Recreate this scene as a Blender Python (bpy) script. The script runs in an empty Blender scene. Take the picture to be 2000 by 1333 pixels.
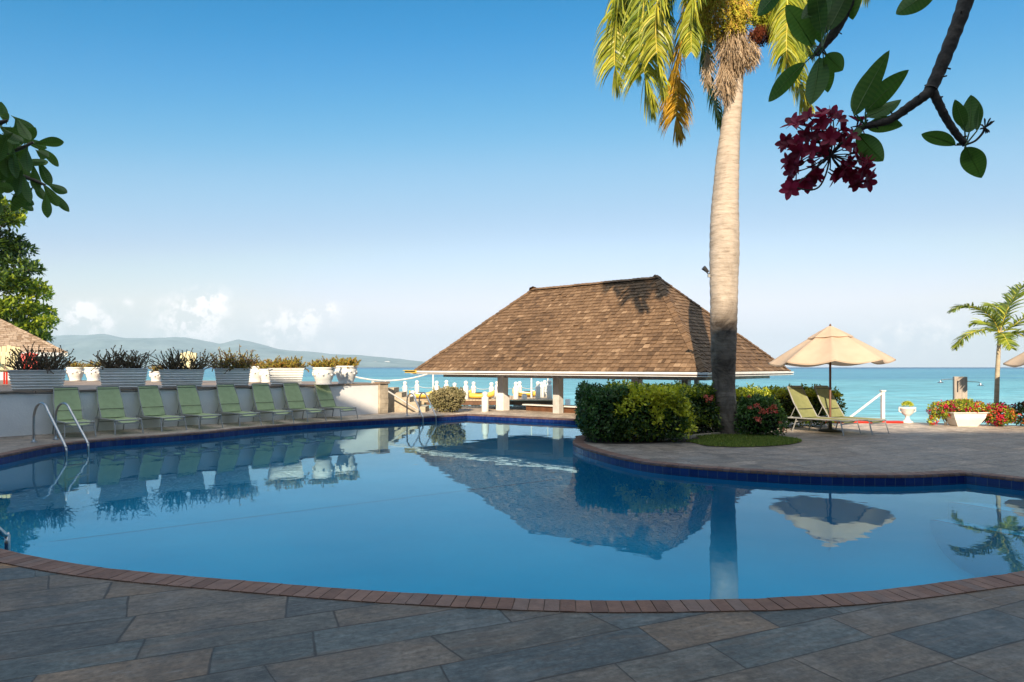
import bpy, math, random
from math import radians, sin, cos, pi, sqrt, exp
from mathutils import Vector as V, Matrix, Euler, noise
from mathutils.geometry import tessellate_polygon
random.seed(7)
S = bpy.context.scene
COL = S.collection
# ------------------------------------------------------------------ camera
cd = bpy.data.cameras.new('camera'); cam = bpy.data.objects.new('camera', cd); COL.objects.link(cam)
cam.location = (0, 0, 1.6); cam.rotation_euler = (radians(90), 0, 0)
cd.lens = 24; cd.sensor_width = 36; cd.shift_y = 0.0255; cd.clip_start = 0.05; cd.clip_end = 30000
S.camera = cam
F, HY, EY = 1333.3, 717.5, 1.6
def gp(px, y, z=0.0):            # ground point seen at photo pixel
    d = (EY - z) * F / (y - HY)
    return V(((px - 1000) / F * d, d, z))
def ap(px, y, d):                # point at distance d
    return V(((px - 1000) / F * d, d, EY + (HY - y) / F * d))
# ------------------------------------------------------------------ light
SKY_FILL = (9.2, 9.5, 9.6); HAZE = .0001
L = V((0.15, 1, -0.52)).normalized()
sd = bpy.data.lights.new('sun', 'SUN'); sd.energy = 5.0; sd.angle = radians(0.53); sd.color = (1.0, 0.83, 0.62)
sun = bpy.data.objects.new('sun', sd); COL.objects.link(sun)
sun.rotation_euler = L.to_track_quat('-Z', 'Y').to_euler(); sun.location = (0, -30, 40)
W = bpy.data.worlds.new('World'); S.world = W; W.use_nodes = True
nt = W.node_tree; N = nt.nodes; N.clear()
def nd(nt, typ, **kw):
    n = nt.nodes.new(typ)
    for k, v in kw.items():
        if k.startswith('i_'):
            key = k[2:]; n.inputs[int(key) if key.isdigit() else key].default_value = v
        else: setattr(n, k, v)
    return n
def lk(nt, a, b): nt.links.new(a, b)
def math_(nt, op, a, b=None, c=None, clamp=False):
    n = nt.nodes.new('ShaderNodeMath'); n.operation = op; n.use_clamp = clamp
    for i, x in enumerate((a, b, c)):
        if x is None: continue
        if isinstance(x, (int, float)): n.inputs[i].default_value = x
        else: nt.links.new(x, n.inputs[i])
    return n.outputs[0]
sky = nd(nt, 'ShaderNodeTexSky', sky_type='NISHITA', sun_disc=False, sun_elevation=radians(27.2),
         sun_rotation=radians(180 + 8.5), altitude=0, air_density=1.15, dust_density=0.2, ozone_density=3.5)
tc = nd(nt, 'ShaderNodeTexCoord'); sp = nd(nt, 'ShaderNodeSeparateXYZ'); lk(nt, tc.outputs['Generated'], sp.inputs[0])
X, Y, Z = sp.outputs
u = math_(nt, 'DIVIDE', X, Y); v = math_(nt, 'DIVIDE', Z, Y)
nz = nd(nt, 'ShaderNodeTexNoise', noise_dimensions='3D', i_Scale=55.0, i_Detail=8.0, i_Roughness=0.62)
lk(nt, tc.outputs['Generated'], nz.inputs['Vector'])
nz2 = nd(nt, 'ShaderNodeTexNoise', noise_dimensions='3D', i_Scale=14.0, i_Detail=5.0, i_Roughness=0.6)
lk(nt, tc.outputs['Generated'], nz2.inputs['Vector'])
blobs = [(372, 626, 52, 34, 1.3), (405, 588, 28, 18, 1.2), (588, 634, 46, 24, 1.1), (634, 603, 24, 13, .8), (168, 628, 46, 24, .9), (166, 601, 20, 11, .8),
         (216, 632, 14, 12, .5), (524, 646, 20, 24, .6), (250, 592, 14, 9, .4), (1805, 650, 80, 26, .5), (1716, 662, 18, 12, .4),
         (480, 676, 190, 18, .2), (760, 690, 160, 16, .14), (1640, 690, 260, 14, .12), (-250, 600, 90, 35, .7), (2300, 640, 120, 35, .7)]
tot = None
for (bx, by, rx, ry, st) in blobs:
    a = math_(nt, 'MULTIPLY', math_(nt, 'SUBTRACT', u, (bx - 1000) / F), F / rx)
    b = math_(nt, 'MULTIPLY', math_(nt, 'SUBTRACT', v, (HY - by) / F), F / ry)
    r2 = math_(nt, 'ADD', math_(nt, 'MULTIPLY', a, a), math_(nt, 'MULTIPLY', b, b))
    g = math_(nt, 'MULTIPLY', math_(nt, 'EXPONENT', math_(nt, 'MULTIPLY', r2, -0.8)), st)
    tot = g if tot is None else math_(nt, 'ADD', tot, g)
k = math_(nt, 'SUBTRACT', nz.outputs[0], 0.43); k = math_(nt, 'MULTIPLY', k, 11)
cm = math_(nt, 'MULTIPLY', tot, k, clamp=True)
cm = math_(nt, 'MULTIPLY', cm, math_(nt, 'GREATER_THAN', Y, 0.05), clamp=True)
cm = math_(nt, 'MULTIPLY', math_(nt, 'POWER', cm, 1.2), 0.9)
mx = nd(nt, 'ShaderNodeMix', data_type='RGBA'); # the sky texture is held at its colour just above the horizon (its own horizon band is brown)
cmb = nd(nt, 'ShaderNodeCombineXYZ'); lk(nt, X, cmb.inputs[0]); lk(nt, Y, cmb.inputs[1]); lk(nt, math_(nt, 'MAXIMUM', Z, 0.085), cmb.inputs[2]); lk(nt, cmb.outputs[0], sky.inputs[0])
s01 = nd(nt, 'ShaderNodeVectorMath', operation='SCALE'); s01.inputs['Scale'].default_value = .1; lk(nt, sky.outputs[0], s01.inputs[0])
cv = nd(nt, 'ShaderNodeRGBCurve'); lk(nt, s01.outputs[0], cv.inputs['Color']); EXF = 2 ** -.6
def setc(i, P):
    c = cv.mapping.curves[i]; c.points[0].location = (0, 0); c.points[1].location = (P[-1][0], P[-1][1] * EXF)
    for a_, b_ in P[:-1]: c.points.new(a_, b_ * EXF)
setc(0, [(.100, .0), (.124, .012), (.146, .05), (.187, .15), (.233, .30), (.31, .47), (.39, .66), (.60, 1.0), (1.0, 1.25)])
setc(1, [(.18, .19), (.2255, .270), (.264, .345), (.33, .47), (.401, .58), (.516, .69), (.61, .84), (.8, 1.0), (1.0, 1.14)])
setc(2, [(.30, .46), (.403, .62), (.457, .712), (.545, .79), (.626, .85), (.75, .93), (.82, 1.06), (1.0, 1.25)])
cv.mapping.update()
s10 = nd(nt, 'ShaderNodeVectorMath', operation='SCALE'); s10.inputs['Scale'].default_value = 10; lk(nt, cv.outputs[0], s10.inputs[0])
# unseen bright cap added to the sky overhead to fill the shade
vl = nd(nt, 'ShaderNodeMapRange', interpolation_type='SMOOTHSTEP', i_1=.55, i_2=.8, i_3=0.0, i_4=1.0); lk(nt, Z, vl.inputs[0])
vn = nd(nt, 'ShaderNodeMapRange', i_1=.3, i_2=.7, i_3=.55, i_4=1.0); lk(nt, nz2.outputs[0], vn.inputs[0])
vm_ = nd(nt, 'ShaderNodeMix', data_type='RGBA'); lk(nt, math_(nt, 'MULTIPLY', vl.outputs[0], vn.outputs[0]), vm_.inputs[0]); lk(nt, s10.outputs[0], vm_.inputs[6]); vm_.inputs[7].default_value = (SKY_FILL[0], SKY_FILL[1], SKY_FILL[2], 1)
lk(nt, cm, mx.inputs[0]); lk(nt, vm_.outputs[2], mx.inputs[6])
mx.inputs[7].default_value = (8.6, 8.2, 8.1, 1)
bg = nd(nt, 'ShaderNodeBackground', i_Strength=0.1); lk(nt, mx.outputs[2], bg.inputs[0])
wo = nd(nt, 'ShaderNodeOutputWorld'); lk(nt, bg.outputs[0], wo.inputs[0])
S.view_settings.view_transform = 'Standard'; S.view_settings.look = 'None'; S.view_settings.exposure = 0.66; S.view_settings.gamma = 1
S.render.engine = 'CYCLES'; cy = S.cycles; cy.use_denoising = True; cy.max_bounces = 8; cy.transparent_max_bounces = 8
cy.diffuse_bounces = 3; cy.glossy_bounces = 3; cy.transmission_bounces = 3; cy.volume_bounces = 0; cy.caustics_reflective = False; cy.caustics_refractive = False
cy.sample_clamp_indirect = 6

# ------------------------------------------------------------------ materials
def mat(name, c1, c2=None, scale=8.0, rough=0.6, bump=0.0, bscale=None, tint=None, spec=0.4, metal=0, trans=0, coat=0, stretch=None, detail=4, coords='Object'):
    m = bpy.data.materials.new(name); m.use_nodes = True; t = m.node_tree; p = t.nodes['Principled BSDF']
    p.inputs['Roughness'].default_value = rough; p.inputs['Specular IOR Level'].default_value = spec; p.inputs['Metallic'].default_value = metal
    p.inputs['Coat Weight'].default_value = coat
    c2 = c2 or tuple(x * 0.75 for x in c1)
    tcn = nd(t, 'ShaderNodeTexCoord'); src = tcn.outputs[coords]
    if stretch:
        mp = nd(t, 'ShaderNodeMapping'); mp.inputs['Scale'].default_value = stretch; lk(t, src, mp.inputs[0]); src = mp.outputs[0]
    n1 = nd(t, 'ShaderNodeTexNoise', i_Scale=scale, i_Detail=detail, i_Roughness=0.6); lk(t, src, n1.inputs['Vector'])
    r = nd(t, 'ShaderNodeMapRange', i_1=0.35, i_2=0.65); lk(t, n1.outputs[0], r.inputs[0])
    mxn = nd(t, 'ShaderNodeMix', data_type='RGBA'); lk(t, r.outputs[0], mxn.inputs[0])
    mxn.inputs[6].default_value = (*c1, 1); mxn.inputs[7].default_value = (*c2, 1)
    out = mxn.outputs[2]
    if tint:                                   # per-face value 0..1 picks from a ramp of colours, noise multiplies
        at = nd(t, 'ShaderNodeAttribute', attribute_name='tint'); rp = nd(t, 'ShaderNodeValToRGB'); cr = rp.color_ramp
        cr.elements[0].position = 0; cr.elements[0].color = (*tint[0], 1); cr.elements[1].position = 1; cr.elements[1].color = (*tint[-1], 1)
        for i, c in enumerate(tint[1:-1]):
            e = cr.elements.new((i + 1) / (len(tint) - 1)); e.color = (*c, 1)
        lk(t, at.outputs['Fac'], rp.inputs[0])
        mm = nd(t, 'ShaderNodeMix', data_type='RGBA', blend_type='MULTIPLY'); mm.inputs[0].default_value = 1
        lk(t, rp.outputs[0], mm.inputs[6]); lk(t, out, mm.inputs[7]); out = mm.outputs[2]
    lk(t, out, p.inputs['Base Color'])
    if bump:
        n2 = nd(t, 'ShaderNodeTexNoise', i_Scale=bscale or scale * 3, i_Detail=5); lk(t, src, n2.inputs['Vector'])
        b = nd(t, 'ShaderNodeBump', i_Strength=bump, i_Distance=0.02); lk(t, n2.outputs[0], b.inputs['Height']); lk(t, b.outputs[0], p.inputs['Normal'])
    if trans:
        tl = nd(t, 'ShaderNodeBsdfTranslucent'); lk(t, out, tl.inputs[0]); ms = nd(t, 'ShaderNodeMixShader', i_0=trans)
        o = t.nodes['Material Output']; lk(t, p.outputs[0], ms.inputs[1]); lk(t, tl.outputs[0], ms.inputs[2]); lk(t, ms.outputs[0], o.inputs[0])
    return m
W1 = (1, 1, 1); W9 = (.7, .7, .7)
M = {}
M['white'] = mat('white_paint', (.78, .77, .74), (.68, .67, .63), 3, .55, .1, 20)
M['wallwhite'] = mat('rendered_wall', (.80, .79, .77), (.70, .69, .68), 1.3, .8, .25, 25)
M['steel'] = mat('brushed_steel', (.5, .5, .5), (.4, .4, .4), 20, .28, metal=1)
M['alu'] = mat('painted_aluminium', (.36, .36, .34), (.28, .28, .27), 9, .45, spec=.5)
M['darkmetal'] = mat('dark_metal', (.05, .05, .05), rough=.5)
M['sling'] = mat('green_sling', (.54, .65, .36), (.47, .57, .31), 6, .75, .15, 120, trans=.35)
M['olive'] = mat('shaded_sling', (.34, .36, .16), (.28, .30, .13), 6, .75, .15, 120, trans=.3)  # darker copy of the green sling, umbrella shade put into its colour
M['post'] = mat('post_paint', (.55, .54, .51), (.42, .40, .37), 2.5, .7, .1)
M['yellow'] = mat('yellow_paint', (.78, .52, .08), (.66, .44, .08), 3, .4)
M['wood'] = mat('brown_wood', (.16, .07, .035), (.10, .045, .02), 5, .45, .1, stretch=(1, 1, .1))
M['timber'] = mat('weathered_timber', (.55, .42, .28), (.38, .28, .18), 3, .8, .2, stretch=(.3, 2, 2))
M['shingle'] = mat('cedar_shingle', W1, W9, 9, .85, .3, 40, tint=[(.085, .048, .024), (.15, .088, .046), (.195, .115, .060), (.25, .155, .085), (.42, .28, .17)])
M['shinglepale'] = mat('pale_shingle', W1, W9, 9, .85, .3, 40, tint=[(.30, .20, .125), (.38, .27, .18), (.46, .34, .24), (.5, .38, .27)])
M['canvas'] = mat('umbrella_canvas', (.70, .54, .40), (.64, .48, .35), 2.5, .85, .15, 60, trans=.3)
M['stem'] = mat('thorny_stem', W1, W9, 20, .8, tint=[(.07, .05, .03), (.13, .085, .05), (.15, .12, .055)])
M['dryleaf'] = mat('succulent_leaf', W1, W9, 20, .6, tint=[(.18, .26, .03), (.42, .42, .05), (.66, .42, .06), (.60, .22, .05)], trans=.3)
M['leafdark'] = mat('dark_leaf', W1, W9, 3, .38, tint=[(.022, .055, .010), (.045, .11, .018), (.08, .18, .03), (.14, .26, .04)], spec=.5, trans=.22)
M['leafgold'] = mat('golden_leaf', W1, W9, 3, .42, tint=[(.04, .10, .015), (.12, .20, .02), (.44, .50, .03), (.80, .78, .05)], spec=.5, trans=.3)
M['leafalmond'] = mat('almond_leaf', W1, W9, 3, .4, tint=[(.03, .07, .012), (.10, .18, .02), (.34, .44, .03), (.65, .68, .06)], spec=.5, trans=.3)
M['leafdusty'] = mat('dusty_leaf', W1, W9, 3, .6, tint=[(.16, .15, .06), (.30, .27, .12), (.45, .38, .2)], trans=.25)
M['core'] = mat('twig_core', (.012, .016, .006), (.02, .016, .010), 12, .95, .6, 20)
M['coral'] = mat('coral_flower', W1, W9, 9, .6, tint=[(.62, .06, .04), (.85, .16, .10), (.90, .30, .22)], trans=.3)
M['pink'] = mat('pink_bract', W1, W9, 9, .6, tint=[(.50, .008, .07), (.75, .02, .14), (.72, .06, .04), (.85, .30, .05)], trans=.35)
M['crimson'] = mat('crimson_petal', W1, W9, 14, .5, tint=[(.17, .004, .024), (.34, .010, .05), (.50, .03, .10)], trans=.35)
M['frond'] = mat('palm_leaflet', W1, W9, 2, .4, tint=[(.04, .09, .012), (.15, .24, .02), (.42, .46, .04), (.72, .62, .06)], spec=.5, trans=.3)
M['frondgold'] = mat('dying_leaflet', W1, W9, 2, .5, tint=[(.14, .10, .015), (.42, .25, .02), (.70, .40, .025), (.8, .5, .04)], spec=.4, trans=.3)
M['fruit'] = mat('palm_fruit', W1, W9, 9, .6, tint=[(.34, .42, .03), (.62, .62, .05), (.78, .58, .08), (.62, .36, .10)])
M['redfruit'] = mat('ripe_palm_fruit', W1, W9, 9, .5, tint=[(.07, .02, .01), (.20, .04, .015), (.36, .10, .03)])
M['fibre'] = mat('dry_fibre', W1, W9, 9, .9, tint=[(.24, .16, .09), (.50, .36, .23), (.75, .60, .42)])
M['grass'] = mat('grass_blade', W1, W9, 9, .6, tint=[(.11, .19, .025), (.22, .30, .04), (.42, .42, .10)], trans=.3)
M['soil'] = mat('garden_soil', (.05, .035, .022), (.03, .022, .015), 9, .95, .5)
M['brick'] = mat('terracotta_coping', W1, (.72, .72, .74), 11, .7, .25, 60, tint=[(.135, .072, .052), (.17, .09, .062), (.20, .115, .085), (.16, .108, .09)])
M['bark'] = mat('plumeria_bark', (.085, .07, .06), (.035, .030, .026), 22, .8, .6, 30)
M['trunk'] = mat('grey_bark', (.17, .14, .11), (.09, .075, .06), 6, .9, .5)
M['red'] = mat('red_plastic', (.62, .03, .015), (.5, .025, .012), 5, .4)
M['cream'] = mat('cream_sling', (.78, .70, .42), (.7, .62, .36), 5, .7, trans=.2)
M['stone'] = mat('coral_stone', (.50, .42, .31), (.32, .27, .20), 5, .85, .5, 14)
M['concrete'] = mat('board_marked_concrete', (.46, .40, .34), (.33, .29, .25), 3, .8, .25, stretch=(6, 6, .6))
M['facade'] = mat('shade_block_facade', (.55, .50, .43), (.48, .43, .37), 1, .8)
M['glass'] = mat('window_glass', (.03, .045, .05), rough=.1, spec=.8)
M['rope'] = mat('white_rope', (.75, .72, .68), rough=.8)
M['hill'] = mat('forested_hill', (.065, .13, .135), (.19, .26, .26), .004, .95, detail=9)  # distance haze mixed into the forest colour, paler and bluer
M['house'] = mat('pale_house', (.7, .66, .6), rough=.8)

# slate paving: irregular rows of stones of irregular length, colour per stone
def paving_mat(name, angle, cols, roww=.39, stonel=.92, joint=(.024, .022, .021), wet=.5, dark=.9):
    m = bpy.data.materials.new(name); m.use_nodes = True; t = m.node_tree; p = t.nodes['Principled BSDF']
    tcn = nd(t, 'ShaderNodeTexCoord')
    dn = nd(t, 'ShaderNodeTexNoise', i_Scale=1.7, i_Detail=4.0); lk(t, tcn.outputs['Object'], dn.inputs['Vector'])
    dsub = nd(t, 'ShaderNodeVectorMath', operation='SUBTRACT'); lk(t, dn.outputs['Color'], dsub.inputs[0]); dsub.inputs[1].default_value = (.5, .5, .5)
    dsc = nd(t, 'ShaderNodeVectorMath', operation='SCALE'); dsc.inputs['Scale'].default_value = .035; lk(t, dsub.outputs[0], dsc.inputs[0])
    dadd = nd(t, 'ShaderNodeVectorMath', operation='ADD'); lk(t, tcn.outputs['Object'], dadd.inputs[0]); lk(t, dsc.outputs[0], dadd.inputs[1])
    mp = nd(t, 'ShaderNodeMapping'); mp.inputs['Rotation'].default_value = (0, 0, angle); lk(t, dadd.outputs[0], mp.inputs[0])
    s = nd(t, 'ShaderNodeSeparateXYZ'); lk(t, mp.outputs[0], s.inputs[0]); U, Vv = s.outputs[0], s.outputs[1]
    rw = math_(t, 'DIVIDE', Vv, roww)
    v1 = nd(t, 'ShaderNodeTexVoronoi', voronoi_dimensions='1D', i_Scale=1.0, i_Randomness=.75); lk(t, rw, v1.inputs['W'])
    e1 = nd(t, 'ShaderNodeTexVoronoi', voronoi_dimensions='1D', feature='DISTANCE_TO_EDGE', i_Scale=1.0, i_Randomness=.75); lk(t, rw, e1.inputs['W'])
    rc = nd(t, 'ShaderNodeSeparateColor'); lk(t, v1.outputs['Color'], rc.inputs[0])
    sk = math_(t, 'MULTIPLY', math_(t, 'SUBTRACT', rc.outputs[1], .5), .45)
    w = math_(t, 'ADD', math_(t, 'DIVIDE', math_(t, 'ADD', U, math_(t, 'MULTIPLY', Vv, sk)), stonel), math_(t, 'MULTIPLY', rc.outputs[0], 91.7))
    v2 = nd(t, 'ShaderNodeTexVoronoi', voronoi_dimensions='1D', i_Scale=1.0, i_Randomness=.9); lk(t, w, v2.inputs['W'])
    e2 = nd(t, 'ShaderNodeTexVoronoi', voronoi_dimensions='1D', feature='DISTANCE_TO_EDGE', i_Scale=1.0, i_Randomness=.9); lk(t, w, e2.inputs['W'])
    d = math_(t, 'MINIMUM', math_(t, 'MULTIPLY', e1.outputs['Distance'], roww), math_(t, 'MULTIPLY', e2.outputs['Distance'], stonel))
    jn = nd(t, 'ShaderNodeTexNoise', i_Scale=2.3, i_Detail=3.0); lk(t, tcn.outputs['Object'], jn.inputs['Vector'])
    thr = math_(t, 'MULTIPLY', math_(t, 'SUBTRACT', jn.outputs[0], .32), .022)
    jt = nd(t, 'ShaderNodeMapRange', i_1=-.002, i_2=0.006, i_3=.85, i_4=0.0); lk(t, math_(t, 'SUBTRACT', d, thr), jt.inputs[0])
    c2 = nd(t, 'ShaderNodeSeparateColor'); lk(t, v2.outputs['Color'], c2.inputs[0])
    rp = nd(t, 'ShaderNodeValToRGB'); rp.color_ramp.interpolation = 'CONSTANT'; cr = rp.color_ramp
    cr.elements[0].color = (*cols[0][1], 1); cr.elements[1].position = cols[1][0]; cr.elements[1].color = (*cols[1][1], 1)
    for pos, c in cols[2:]:
        e = cr.elements.new(pos); e.color = (*c, 1)
    lk(t, c2.outputs[0], rp.inputs[0])
    n1 = nd(t, 'ShaderNodeTexNoise', i_Scale=2.6, i_Detail=8.0, i_Roughness=.68, i_Distortion=.6); lk(t, tcn.outputs['Object'], n1.inputs['Vector'])
    mpf = nd(t, 'ShaderNodeMapping'); mpf.inputs['Scale'].default_value = (2, 9, 1); lk(t, mp.outputs[0], mpf.inputs[0])
    n3 = nd(t, 'ShaderNodeTexNoise', i_Scale=3.0, i_Detail=7.0, i_Roughness=.7); lk(t, mpf.outputs[0], n3.inputs['Vector'])
    r1 = nd(t, 'ShaderNodeMapRange', i_1=.3, i_2=.72, i_3=.42, i_4=1.65); lk(t, n1.outputs[0], r1.inputs[0])
    r3 = nd(t, 'ShaderNodeMapRange', i_1=.3, i_2=.7, i_3=.72, i_4=1.32); lk(t, n3.outputs[0], r3.inputs[0])
    val = math_(t, 'MULTIPLY', r1.outputs[0], r3.outputs[0]); n6 = nd(t, 'ShaderNodeTexNoise', i_Scale=24.0, i_Detail=8.0, i_Roughness=.7); lk(t, tcn.outputs['Object'], n6.inputs['Vector'])
    r6 = nd(t, 'ShaderNodeMapRange', i_1=.32, i_2=.68, i_3=.55, i_4=1.5); lk(t, n6.outputs[0], r6.inputs[0])
    val = math_(t, 'MULTIPLY', math_(t, 'MULTIPLY', val, r6.outputs[0]), dark)
    val = math_(t, 'MULTIPLY', val, math_(t, 'ADD', math_(t, 'MULTIPLY', c2.outputs[1], .32), .76))
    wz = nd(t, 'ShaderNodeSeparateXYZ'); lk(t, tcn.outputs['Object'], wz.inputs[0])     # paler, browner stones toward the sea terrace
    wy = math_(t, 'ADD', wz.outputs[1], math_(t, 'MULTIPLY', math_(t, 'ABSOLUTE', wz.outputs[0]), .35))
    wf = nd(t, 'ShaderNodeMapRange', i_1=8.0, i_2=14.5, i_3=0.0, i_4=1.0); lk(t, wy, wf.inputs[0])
    sunf = nd(t, 'ShaderNodeMapRange', i_1=15.8, i_2=18.2, i_3=0.0, i_4=.9); lk(t, wz.outputs[1], sunf.inputs[0])  # paler again past the shade edge: the sunlit strip painted into the stone
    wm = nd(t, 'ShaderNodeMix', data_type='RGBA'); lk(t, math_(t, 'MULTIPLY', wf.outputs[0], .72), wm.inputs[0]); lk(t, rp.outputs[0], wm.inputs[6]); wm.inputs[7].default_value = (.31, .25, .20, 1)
    wm2 = nd(t, 'ShaderNodeMix', data_type='RGBA'); lk(t, sunf.outputs[0], wm2.inputs[0]); lk(t, wm.outputs[2], wm2.inputs[6]); wm2.inputs[7].default_value = (.58, .48, .38, 1)
    vm = nd(t, 'ShaderNodeVectorMath', operation='SCALE'); lk(t, wm2.outputs[2], vm.inputs[0]); lk(t, val, vm.inputs['Scale'])
    # pale lime bloom
    n4 = nd(t, 'ShaderNodeTexNoise', i_Scale=1.1, i_Detail=9.0, i_Roughness=.75); lk(t, tcn.outputs['Object'], n4.inputs['Vector'])
    r4 = nd(t, 'ShaderNodeMapRange', i_1=.52, i_2=.72, i_3=0.0, i_4=.5); lk(t, n4.outputs[0], r4.inputs[0])
    mb = nd(t, 'ShaderNodeMix', data_type='RGBA'); lk(t, r4.outputs[0], mb.inputs[0]); lk(t, vm.outputs[0], mb.inputs[6]); mb.inputs[7].default_value = (.24 * dark, .24 * dark, .235 * dark, 1)
    n5 = nd(t, 'ShaderNodeTexNoise', i_Scale=.8, i_Detail=7.0, i_Roughness=.65, i_Distortion=1.0); lk(t, mpf.outputs[0], n5.inputs['Vector'])
    r5 = nd(t, 'ShaderNodeMapRange', i_1=.5, i_2=.72, i_3=0.0, i_4=.55); lk(t, n5.outputs[0], r5.inputs[0])
    md_ = nd(t, 'ShaderNodeMix', data_type='RGBA'); lk(t, r5.outputs[0], md_.inputs[0]); lk(t, mb.outputs[2], md_.inputs[6]); md_.inputs[7].default_value = (.135, .095, .068, 1)
    n7 = nd(t, 'ShaderNodeTexNoise', i_Scale=2.2, i_Detail=10.0, i_Roughness=.8); lk(t, mpf.outputs[0], n7.inputs['Vector'])
    r7 = nd(t, 'ShaderNodeMapRange', i_1=.54, i_2=.64, i_3=0.0, i_4=.5); lk(t, n7.outputs[0], r7.inputs[0])
    ms_ = nd(t, 'ShaderNodeMix', data_type='RGBA'); lk(t, r7.outputs[0], ms_.inputs[0]); lk(t, md_.outputs[2], ms_.inputs[6]); ms_.inputs[7].default_value = (.21, .205, .19, 1); md_ = ms_
    mj = nd(t, 'ShaderNodeMix', data_type='RGBA'); lk(t, jt.outputs[0], mj.inputs[0]); lk(t, md_.outputs[2], mj.inputs[6]); mj.inputs[7].default_value = (*joint, 1)
    lk(t, mj.outputs[2], p.inputs['Base Color'])
    rr = nd(t, 'ShaderNodeMapRange', i_1=.3, i_2=.7, i_3=wet, i_4=wet + .25); lk(t, n1.outputs[0], rr.inputs[0]); lk(t, rr.outputs[0], p.inputs['Roughness'])
    p.inputs['Specular IOR Level'].default_value = .4
    hh = math_(t, 'SUBTRACT', math_(t, 'ADD', math_(t, 'ADD', math_(t, 'MULTIPLY', n3.outputs[0], .45), math_(t, 'MULTIPLY', n6.outputs[0], .3)), math_(t, 'MULTIPLY', c2.outputs[2], .4)), math_(t, 'MULTIPLY', jt.outputs[0], .8))
    b = nd(t, 'ShaderNodeBump', i_Strength=.55, i_Distance=.012); lk(t, hh, b.inputs['Height']); lk(t, b.outputs[0], p.inputs['Normal'])
    return m
slate = [(0, (.078, .094, .096)), (.18, (.064, .082, .090)), (.34, (.094, .094, .086)), (.48, (.108, .092, .076)), (.60, (.074, .080, .080)), (.72, (.100, .090, .078)), (.80, (.076, .092, .096)), (.85, (.14, .105, .076)), (.94, (.24, .145, .075))]
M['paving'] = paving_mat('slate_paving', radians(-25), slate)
M['terrace'] = mat('brown_terrace_tiles', (.30, .22, .16), (.20, .15, .115), 2, .6, .2, 9)

def water_mat():
    m = bpy.data.materials.new('pool_water'); m.use_nodes = True; t = m.node_tree; t.nodes.remove(t.nodes['Principled BSDF']); o = t.nodes['Material Output']
    tcn = nd(t, 'ShaderNodeTexCoord'); mp = nd(t, 'ShaderNodeMapping'); mp.inputs['Scale'].default_value = (1, 1, 1); lk(t, tcn.outputs['Object'], mp.inputs[0])
    n1 = nd(t, 'ShaderNodeTexNoise', i_Scale=1.3, i_Detail=2.0, i_Roughness=.45); lk(t, mp.outputs[0], n1.inputs['Vector'])
    n2 = nd(t, 'ShaderNodeTexNoise', i_Scale=5.5, i_Detail=2.0, i_Roughness=.5); lk(t, mp.outputs[0], n2.inputs['Vector'])
    n3 = nd(t, 'ShaderNodeTexNoise', i_Scale=.35, i_Detail=1.0); lk(t, mp.outputs[0], n3.inputs['Vector'])
    amp = nd(t, 'ShaderNodeMapRange', i_1=.4, i_2=.62, i_3=.25, i_4=1.0); lk(t, n3.outputs[0], amp.inputs[0])
    h = math_(t, 'ADD', n1.outputs[0], math_(t, 'MULTIPLY', math_(t, 'MULTIPLY', n2.outputs[0], .22), amp.outputs[0]))
    b = nd(t, 'ShaderNodeBump', i_Strength=1.0, i_Distance=.0032); lk(t, h, b.inputs['Height'])
    fr = nd(t, 'ShaderNodeFresnel', i_IOR=1.33); lk(t, b.outputs[0], fr.inputs['Normal'])
    gl = nd(t, 'ShaderNodeBsdfGlossy', i_Roughness=.0); lk(t, b.outputs[0], gl.inputs['Normal']); gl.inputs[0].default_value = (.60, .90, 1, 1)
    tr = nd(t, 'ShaderNodeBsdfTransparent'); tr.inputs[0].default_value = (.80, .95, .99, 1)
    ms = nd(t, 'ShaderNodeMixShader'); lk(t, math_(t, 'MULTIPLY', fr.outputs[0], 1.0), ms.inputs[0]); lk(t, tr.outputs[0], ms.inputs[1]); lk(t, gl.outputs[0], ms.inputs[2]); lk(t, ms.outputs[0], o.inputs[0])
    return m
M['water'] = water_mat()
M['basin'] = mat('pool_plaster', (.003, .30, .53), (.002, .265, .49), .5, .8, detail=3)
M['step'] = mat('pool_step_plaster', (.012, .34, .56), (.010, .31, .53), 1.5, .8)

def tile_mat():
    m = bpy.data.materials.new('blue_tile'); m.use_nodes = True; t = m.node_tree; p = t.nodes['Principled BSDF']
    uv = nd(t, 'ShaderNodeUVMap', uv_map='uv'); br = nd(t, 'ShaderNodeTexBrick', offset=0.0, squash=1.0)
    br.inputs['Color1'].default_value = (.006, .018, .11, 1); br.inputs['Color2'].default_value = (.012, .035, .16, 1); br.inputs['Mortar'].default_value = (.045, .07, .14, 1)
    br.inputs['Scale'].default_value = 1; br.inputs['Mortar Size'].default_value = .006; br.inputs['Brick Width'].default_value = .15; br.inputs['Row Height'].default_value = .15; br.inputs['Bias'].default_value = -.2
    lk(t, uv.outputs[0], br.inputs['Vector']); lk(t, br.outputs[0], p.inputs['Base Color']); p.inputs['Roughness'].default_value = .25
    return m
M['tile'] = tile_mat()

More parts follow.
